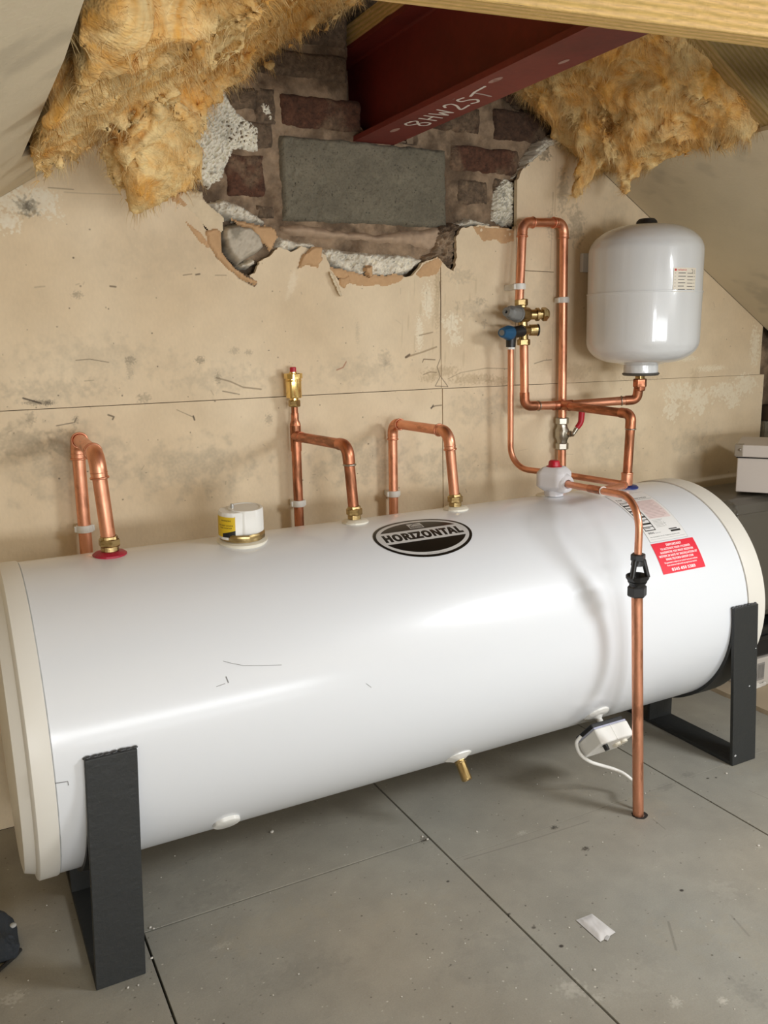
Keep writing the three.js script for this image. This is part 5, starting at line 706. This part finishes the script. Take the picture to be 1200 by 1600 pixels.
function wool(t, lo, hi, cell, field, seed, fibres, gold) {
  const g = surfaceNets(lo, hi, cell, field), p = g.attributes.position, c = new Float32Array(p.count * 3); for (let i = 0; i < p.count; i++) c.set(woolTint(p.getX(i), p.getY(i), p.getZ(i), gold), i * 3); g.setAttribute('color', new THREE.BufferAttribute(c, 3)); { const u = new Float32Array(p.count * 2); for (let i = 0; i < p.count; i++) { u[2 * i] = (p.getX(i) * 0.8 + p.getZ(i) * 0.6) / 0.22; u[2 * i + 1] = (p.getY(i) + 0.5 * p.getZ(i)) / 0.22; } g.setAttribute('uv', new THREE.BufferAttribute(u, 2)); }
  part('batt', g, mat.wool, t).userData.kind = 'stuff';
  const r = rng(seed), P = [], N = [], C = [], I = [], nm = g.attributes.normal;
  for (let f = 0; f < fibres; f++) {
    const i = Math.floor(r() * p.count), n = V(nm.getX(i), nm.getY(i), nm.getZ(i)), q = V(p.getX(i), p.getY(i), p.getZ(i)), flow = V(n3(q.x * 9, q.y * 9, q.z * 9), n3(q.x * 9 + 7, q.y * 9, q.z * 9) - 0.3, n3(q.x * 9, q.y * 9 + 7, q.z * 9)), d = flow.multiplyScalar(1.3).addScaledVector(n, 0.15 + 0.35 * r()).add(V(r() - 0.5, r() - 0.6, r() - 0.5).multiplyScalar(0.9)).normalize(), L = 0.008 + 0.026 * r() * r(), w = 0.00014 + 0.00022 * r(), s = V(0, 0, 0).crossVectors(d, n).normalize(), col = woolTint(q.x, q.y, q.z, gold - 0.12); if (!isFinite(s.x) || s.lengthSq() < 0.1) continue;
    const b = P.length / 3, segs = 3; for (let k = 0; k <= segs; k++) { const u = k / segs, o = q.clone().addScaledVector(d, L * u).add(V(0, -0.35 * L * u * u, 0)).addScaledVector(n, -0.25 * L * u * u), ww = w * (1 - 0.6 * u); for (const e of [-1, 1]) { P.push(o.x + s.x * ww * e, o.y + s.y * ww * e, o.z + s.z * ww * e); N.push(n.x, n.y, n.z); C.push(...col); } }
    for (let k = 0; k < segs; k++) { const a = b + k * 2; I.push(a, a + 1, a + 2, a + 1, a + 3, a + 2); }
  }
  const h = new THREE.BufferGeometry(); h.setAttribute('position', new THREE.Float32BufferAttribute(P, 3)); h.setAttribute('normal', new THREE.Float32BufferAttribute(N, 3)); h.setAttribute('color', new THREE.Float32BufferAttribute(C, 3)); h.setAttribute('uv', new THREE.Float32BufferAttribute(new Float32Array(P.length / 3 * 2), 2)); h.setIndex(I);
  part('fibres', h, mat.woolFibre, t).userData.kind = 'stuff';
}
const smax = (a, b, k) => { const h = clamp(0.5 + 0.5 * (a - b) / k, 0, 1); return mix(b, a, h) + k * h * (1 - h); };
const capsule = (x, y, z, a, b, ra, rb) => { const dx = b.x - a.x, dy = b.y - a.y, dz = b.z - a.z, t = clamp(((x - a.x) * dx + (y - a.y) * dy + (z - a.z) * dz) / (dx * dx + dy * dy + dz * dz || 1), 0, 1); return mix(ra, rb, t) - Math.hypot(x - a.x - t * dx, y - a.y - t * dy, z - a.z - t * dz); };
const lumps = (x, y, z, s = 1) => { const wx = x + 0.03 * n3(x * 8, y * 8, z * 8), wy = y + 0.03 * n3(x * 8 + 5, y * 8, z * 8), wz = z + 0.02 * n3(x * 8, y * 8 + 9, z * 8); return s * (0.020 * n3(wx * 8, wy * 8, wz * 8) + 0.020 * (Math.abs(n3(wx * 14, wy * 12, wz * 14)) - 0.3) + 0.011 * (Math.abs(n3(wx * 30, wy * 22, wz * 30)) - 0.3) + 0.006 * (Math.abs(n3(wx * 62 + 3, wy * 44, wz * 62)) - 0.3) + 0.004 * n3(wx * 120, wy * 90, wz * 120)); };
{
  const t = thing('mineral_wool', 'ragged yellow mineral wool hanging in a long clump over the left of the wall', 'insulation', [0.40, 1.30, -1.6]);
  const caps = [];
  const c = (a, b, ra, rb) => caps.push([onZ(a[0], a[1], a[2]), onZ(b[0], b[1], b[2]), ra, rb]);
  c([215, 60, -1.50], [235, 190, -1.56], 0.062, 0.066); c([235, 190, -1.56], [242, 255, -1.58], 0.066, 0.058); c([242, 255, -1.58], [222, 288, -1.58], 0.044, 0.020); c([250, 258, -1.59], [252, 296, -1.59], 0.03, 0.012);
  c([170, 40, -1.36], [215, 90, -1.50], 0.055, 0.06); c([160, 70, -1.40], [200, 120, -1.52], 0.05, 0.055); c([300, 40, -1.58], [240, 110, -1.56], 0.075, 0.06); c([345, 75, -1.66], [300, 110, -1.62], 0.06, 0.05); c([290, 10, -1.5], [200, 10, -1.4], 0.07, 0.06); c([262, 175, -1.58], [272, 235, -1.60], 0.045, 0.038);
  const U = V(-SLOPE, 1, 0).divideScalar(LEN);
  const field = (x, y, z) => {
    const h = (x - LX) * U.x + (y - LY) * U.y;                                // height over the slope plane
    let slab = Math.min(h + 0.012, 0.105 - h); slab = Math.min(slab, (z - (WZ - 0.018)), -1.02 - z + 0.10 * n3(x * 5, y * 5, 2), x - 0.165 - 0.02 * n3(x * 8, z * 8, 1), 0.90 - x);
    const xe = z > -1.446 ? 0.150 : mix(0.152, 0.366, (-1.446 - z) / 0.37);
    if (h < 0.02) slab = Math.min(slab, x - xe - 0.006);
    let f = slab; for (const [a, b, ra, rb] of caps) f = smax(f, capsule(x, y, z, a, b, ra, rb), 0.025);
    f += lumps(x, y, z, h < -0.03 ? 1.1 : 0.6);
    if (x < xe + 0.004 && z > -1.80) f = Math.min(f, Math.max(h - 0.0145, -h - 0.008));
    return Math.min(f, z - (WZ + 0.004 - (y > slopeL(x) + 0.0 ? 0.02 : 0)));
  };
  wool(t, [0.12, 1.16, -1.86], [0.92, 1.82, -0.90], 0.0056, field, 21, 90000, -0.02);
}
{
  const t = thing('mineral_wool', 'yellow mineral wool batt sagging between the gable and the rafter on the right slope', 'insulation', [1.5, 1.42, -1.6]);
  const U = V(SLOPE, 1, 0).divideScalar(LEN), caps = [], c = (a, b, ra, rb) => caps.push([onZ(a[0], a[1], a[2]), onZ(b[0], b[1], b[2]), ra, rb]);
  c([930, 205, -1.70], [925, 245, -1.71], 0.034, 0.022); c([925, 245, -1.71], [908, 288, -1.72], 0.020, 0.013); c([986, 225, -1.66], [984, 262, -1.66], 0.020, 0.012); c([984, 262, -1.66], [977, 292, -1.66], 0.010, 0.004); c([950, 130, -1.62], [930, 200, -1.68], 0.05, 0.045); c([1040, 200, -1.5], [960, 215, -1.6], 0.035, 0.03);
  const field = (x, y, z) => {
    const h = (x - RX) * U.x + (y - RY) * U.y, u = (x - RX) * U.y - (y - RY) * U.x;     // height over the slope, distance down it
    const sag = 0.020 * (1 + n3(x * 4, z * 4, 3)) * (0.5 + 0.5 * Math.cos((z + 1.58) * 5));
    let f = Math.min(h + 0.006 + sag, 0.11 - h); f = Math.min(f, z - (WZ + 0.012), -1.336 - z - 0.010 * n3(x * 9, z * 9, 4), u + 0.345 + 0.5 * (z + 1.78) * 0.35 + 0.02 * n3(x * 7, z * 7, 6), 0.025 - u - 0.012 * n3(x * 10, z * 10, 5));
    for (const [a, b, ra, rb] of caps) f = smax(f, capsule(x, y, z, a, b, ra, rb), 0.02);
    f += lumps(x, y, z, h < 0.0 ? 0.8 : 0.5);
    if (u > -0.004) f = Math.min(f, h - 0.015);                                        // lies on the top edge of the board
    return f;
  };
  wool(t, [1.20, 1.24, -1.83], [1.68, 1.78, -1.30], 0.0054, field, 22, 70000, 0.06);
}
// ------------------------------------------------------------------ things stored at the right edge
{
  const q = thing('board_offcut', 'thick board offcut lying flat on the floor behind the far stand', 'board', [2.1, 0, -1.5]);
  part('board', boxUV(extr(jag([[1.852, -1.74], [1.854, -1.30], [2.5, -1.22], [2.5, -1.74]], 0.002, 0.02, 4).map(([a, b]) => [a, -b]).reverse(), 0, 0.013).rotateX(-Math.PI / 2), 0.4), M({ color: new THREE.Color(0.45, 0.36, 0.25), roughness: 0.85 }), q);
  const c = thing('carton', 'small pale carton with a grey printed panel standing on the board offcut', 'carton', [1.99, 0.013, -1.54]);
  part('carton', rbox(1.925, 0.0135, -1.60, 2.08, 0.100, -1.502, 0.003), M({ color: new THREE.Color(0.50, 0.46, 0.41), roughness: 0.8 }), c);
  part('printed_panel', rbox(1.948, 0.035, -1.5025, 1.978, 0.086, -1.5008, 0.0008), M({ map: canvasTex(128, 192, (g, w, h) => { g.fillStyle = '#8b8782'; g.fillRect(0, 0, w, h); g.fillStyle = '#55524e'; for (let i = 0; i < 9; i++) g.fillRect(14 + i * 12, 16, 3 + 4 * perm[i], h - 40); }), roughness: 0.8 }), c);
  part('torn_corner', boxUV(relief(jag([[1.94, 0.0145], [1.985, 0.0145], [1.984, 0.030], [1.962, 0.024], [1.943, 0.034]], 0.003, 0.008, 2), 0.003, (x, y, d) => -1.4995 + 0.004 * fbm2(x * 60, y * 60)), 0.2), M({ color: new THREE.Color(0.6, 0.57, 0.52), roughness: 0.9, side: THREE.DoubleSide }), c);
  const k = thing('storage_crate', 'black plastic crate under the dark wrapped bundle behind the cylinder', 'crate', [2.05, 0.10, -1.64]);
  part('crate', [rbox(1.80, 0.101, -1.795, 2.35, 0.190, -1.505, 0.012, 3), rbox(1.792, 0.155, -1.80, 2.358, 0.167, -1.496, 0.004)], mat.black, k);
  // crumpled dark plastic sheet over the crate
  const s = thing('wrapped_bundle', 'crumpled dark plastic wrapped bundle between the black crate and the pale box', 'bundle', [2.06, 0.42, -1.64]);
  const g = new RoundedBoxGeometry(0.550, 0.350, 0.262, 64, 0.05); const p = g.attributes.position; for (let i = 0; i < p.count; i++) { const x = p.getX(i), y = p.getY(i), z = p.getZ(i), fold = 0.016 * (0.4 - Math.abs(n3(x * 9 + 2, y * 3, z * 9))) + 0.010 * (0.4 - Math.abs(n3(x * 22, y * 6, z * 22))) + 0.005 * fbm3(x * 40, y * 30, z * 40, 2), d = V(x / 0.29, y > 0.1 ? 0.4 : 0, z / 0.16).normalize(), dn = y > 0.14 ? 0.3 : 1; p.setXYZ(i, x + d.x * fold * dn, y + d.y * fold, z + d.z * fold * dn); } g.computeVertexNormals(); g.translate(2.085, 0.377, -1.648);
  part('wrapping', g, M({ color: new THREE.Color(0.10, 0.09, 0.072), roughness: 0.36 }), s);
  const b = thing('storage_box', 'pale lidded storage box with a metal corner on the dark wrapped bundle', 'box', [1.925, 0.563, -1.60]); b.rotation.y = -0.95;
  const wood = M({ color: new THREE.Color(0.60, 0.54, 0.49), roughness: 0.7 });
  const add = (name, geo, m, label) => { const o = part(name, geo, m, b, label); o.position.set(0, 0, 0); return o; };
  add('box', rbox(0.004, 0, -0.20, 0.33, 0.105, -0.003, 0.003), wood); add('lid', rbox(-0.002, 0.098, -0.205, 0.336, 0.131, 0.003, 0.003), wood); add('lid_shadow_gap', rbox(0.001, 0.0945, -0.203, 0.333, 0.098, 0.0, 0.001), mat.void);  // dark strip drawn in as the shade under the lid
  add('metal_corner', [rbox(-0.004, 0.100, -0.022, 0.018, 0.1325, 0.0045, 0.0015), new THREE.SphereGeometry(0.004, 12, 8).translate(0.010, 0.118, 0.005)], M({ color: new THREE.Color(0.35, 0.31, 0.26), roughness: 0.4, metalness: 0.7 }), 'metal corner with rivet');
}
// ------------------------------------------------------------------ odds and ends on the floor
{
  const t = thing('paper_sachet', 'flat white paper sachet lying on the bare floor in the foreground', 'sachet', [0.90, 0, -0.975]);
  const c = [onY(900, 1437, 0.002), onY(925, 1427, 0.002), onY(962, 1456, 0.002), onY(938, 1471, 0.002)], P = [], U = [], I = [], n = 12; for (let j = 0; j <= n; j++) for (let i = 0; i <= n; i++) { const u = i / n, v = j / n, a = c[0].clone().lerp(c[1], u), b = c[3].clone().lerp(c[2], u), q = a.lerp(b, v), e = Math.min(u, 1 - u, v, 1 - v); P.push(q.x, 0.0012 + 0.004 * sstep(0, 0.2, e) + 0.0012 * fbm2(u * 3, v * 3, 3) * sstep(0, 0.1, e), q.z); U.push(u, v); }
  for (let j = 0; j < n; j++) for (let i = 0; i < n; i++) { const a = j * (n + 1) + i, b = a + 1, d = a + n + 1; I.push(a, d, b, b, d, d + 1); }
  const g = new THREE.BufferGeometry(); g.setAttribute('position', new THREE.Float32BufferAttribute(P, 3)); g.setAttribute('uv', new THREE.Float32BufferAttribute(U, 2)); g.setIndex(I); g.computeVertexNormals(); part('sachet', g, M({ color: new THREE.Color(0.66, 0.64, 0.63), roughness: 0.6, side: THREE.DoubleSide }), t);
  const f = rbox(0, 0, 0, 0.012, 0.0016, 0.006, 0.0006); f.rotateY(0.5); const q = onY(944, 1469, 0); f.translate(q.x, 0.0008, q.z); part('torn_flap', f, M({ color: new THREE.Color(0.5, 0.49, 0.48), roughness: 0.7, side: THREE.DoubleSide }), t);
}
{ // loose crumbs of plaster: too small and scattered to count
  const r = rng(99), gs = []; const put = (x, z, s) => { const g = new THREE.IcosahedronGeometry(s, 0), p = g.attributes.position; for (let i = 0; i < p.count; i++) p.setXYZ(i, p.getX(i) * (0.8 + 0.3 * Math.sin(p.getY(i) * 9e3)), p.getY(i) * 0.6, p.getZ(i)); g.rotateY(r() * 6); g.translate(x, s * 0.5, z); gs.push(g); };
  for (const [px, py, s] of [[425, 1301, 0.0045], [425, 1299, 0.003], [872, 1215, 0.002], [955, 1208, 0.002], [968, 1213, 0.0025], [943, 1211, 0.002], [1060, 1128, 0.002], [1135, 1209, 0.003], [235, 1450, 0.003], [240, 1452, 0.0025], [200, 1544, 0.0025], [216, 1540, 0.002], [237, 1498, 0.003], [1185, 1322, 0.003], [929, 1516, 0.0025], [889, 1450, 0.002], [745, 1300, 0.0025], [1008, 1240, 0.002], [660, 1308, 0.003], [668, 1312, 0.003]]) { const q = onY(px, py, 0); put(q.x, q.z, s); }
  for (let i = 0; i < 60; i++) { const q = onY(r() * 1200, 1180 + r() * 420, 0); if (q.z < -1.79 || (q.z < -1.23 && ((q.x > 0.1 && q.x < 0.21) || (q.x > 1.54 && q.x < 1.65)))) continue; put(q.x, q.z, 0.0007 + 0.0012 * r()); }
  const m = part('plaster_crumbs', gs, M({ color: new THREE.Color(0.62, 0.59, 0.53), roughness: 0.95 }), scene); m.userData = { label: 'pale plaster crumbs scattered over the bare floor boards', category: 'debris', kind: 'stuff' };
}
{ // dark bundle at the left edge
  const t = thing('dark_bag', 'dark blue-grey fabric bag just entering the picture at the left edge on the floor', 'bag', [-0.05, 0, -1.42]);
  const g = new RoundedBoxGeometry(0.155, 0.055, 0.10, 16, 0.024), p = g.attributes.position; for (let i = 0; i < p.count; i++) { const x = p.getX(i), y = p.getY(i), z = p.getZ(i), d = 0.006 * fbm3(x * 22, y * 22, z * 22, 3); p.setXYZ(i, x + d, y + d * 0.6 - 0.012 * sstep(0.03, 0.08, x), z + d + 0.4 * 0.05 * sstep(-0.08, 0.08, x)); } g.computeVertexNormals(); g.translate(-0.058, 0.0275, -1.445);
  part('bag', g, M({ color: new THREE.Color(0.035, 0.042, 0.052), roughness: 0.75, bumpMap: rep(bumpFine, 4), bumpScale: 0.001 }), t);
  const sp = new THREE.IcosahedronGeometry(0.006, 1); sp.scale(1, 0.6, 1); sp.translate(0.014, 0.036, -1.425); part('plaster_spot', sp, M({ color: new THREE.Color(0.4, 0.39, 0.36), roughness: 1 }), t, 'pale plaster spot');
  part('strap', sweep(divide([V(-0.10, 0.004, -1.30), V(-0.02, 0.0035, -1.362), V(0.012, 0.0035, -1.389), V(0.021, 0.003, -1.402)], 0.01), 0.0032, 8), mat.void, t, 'thin dark strap on the floor');
}
renderer.render(scene, camera);
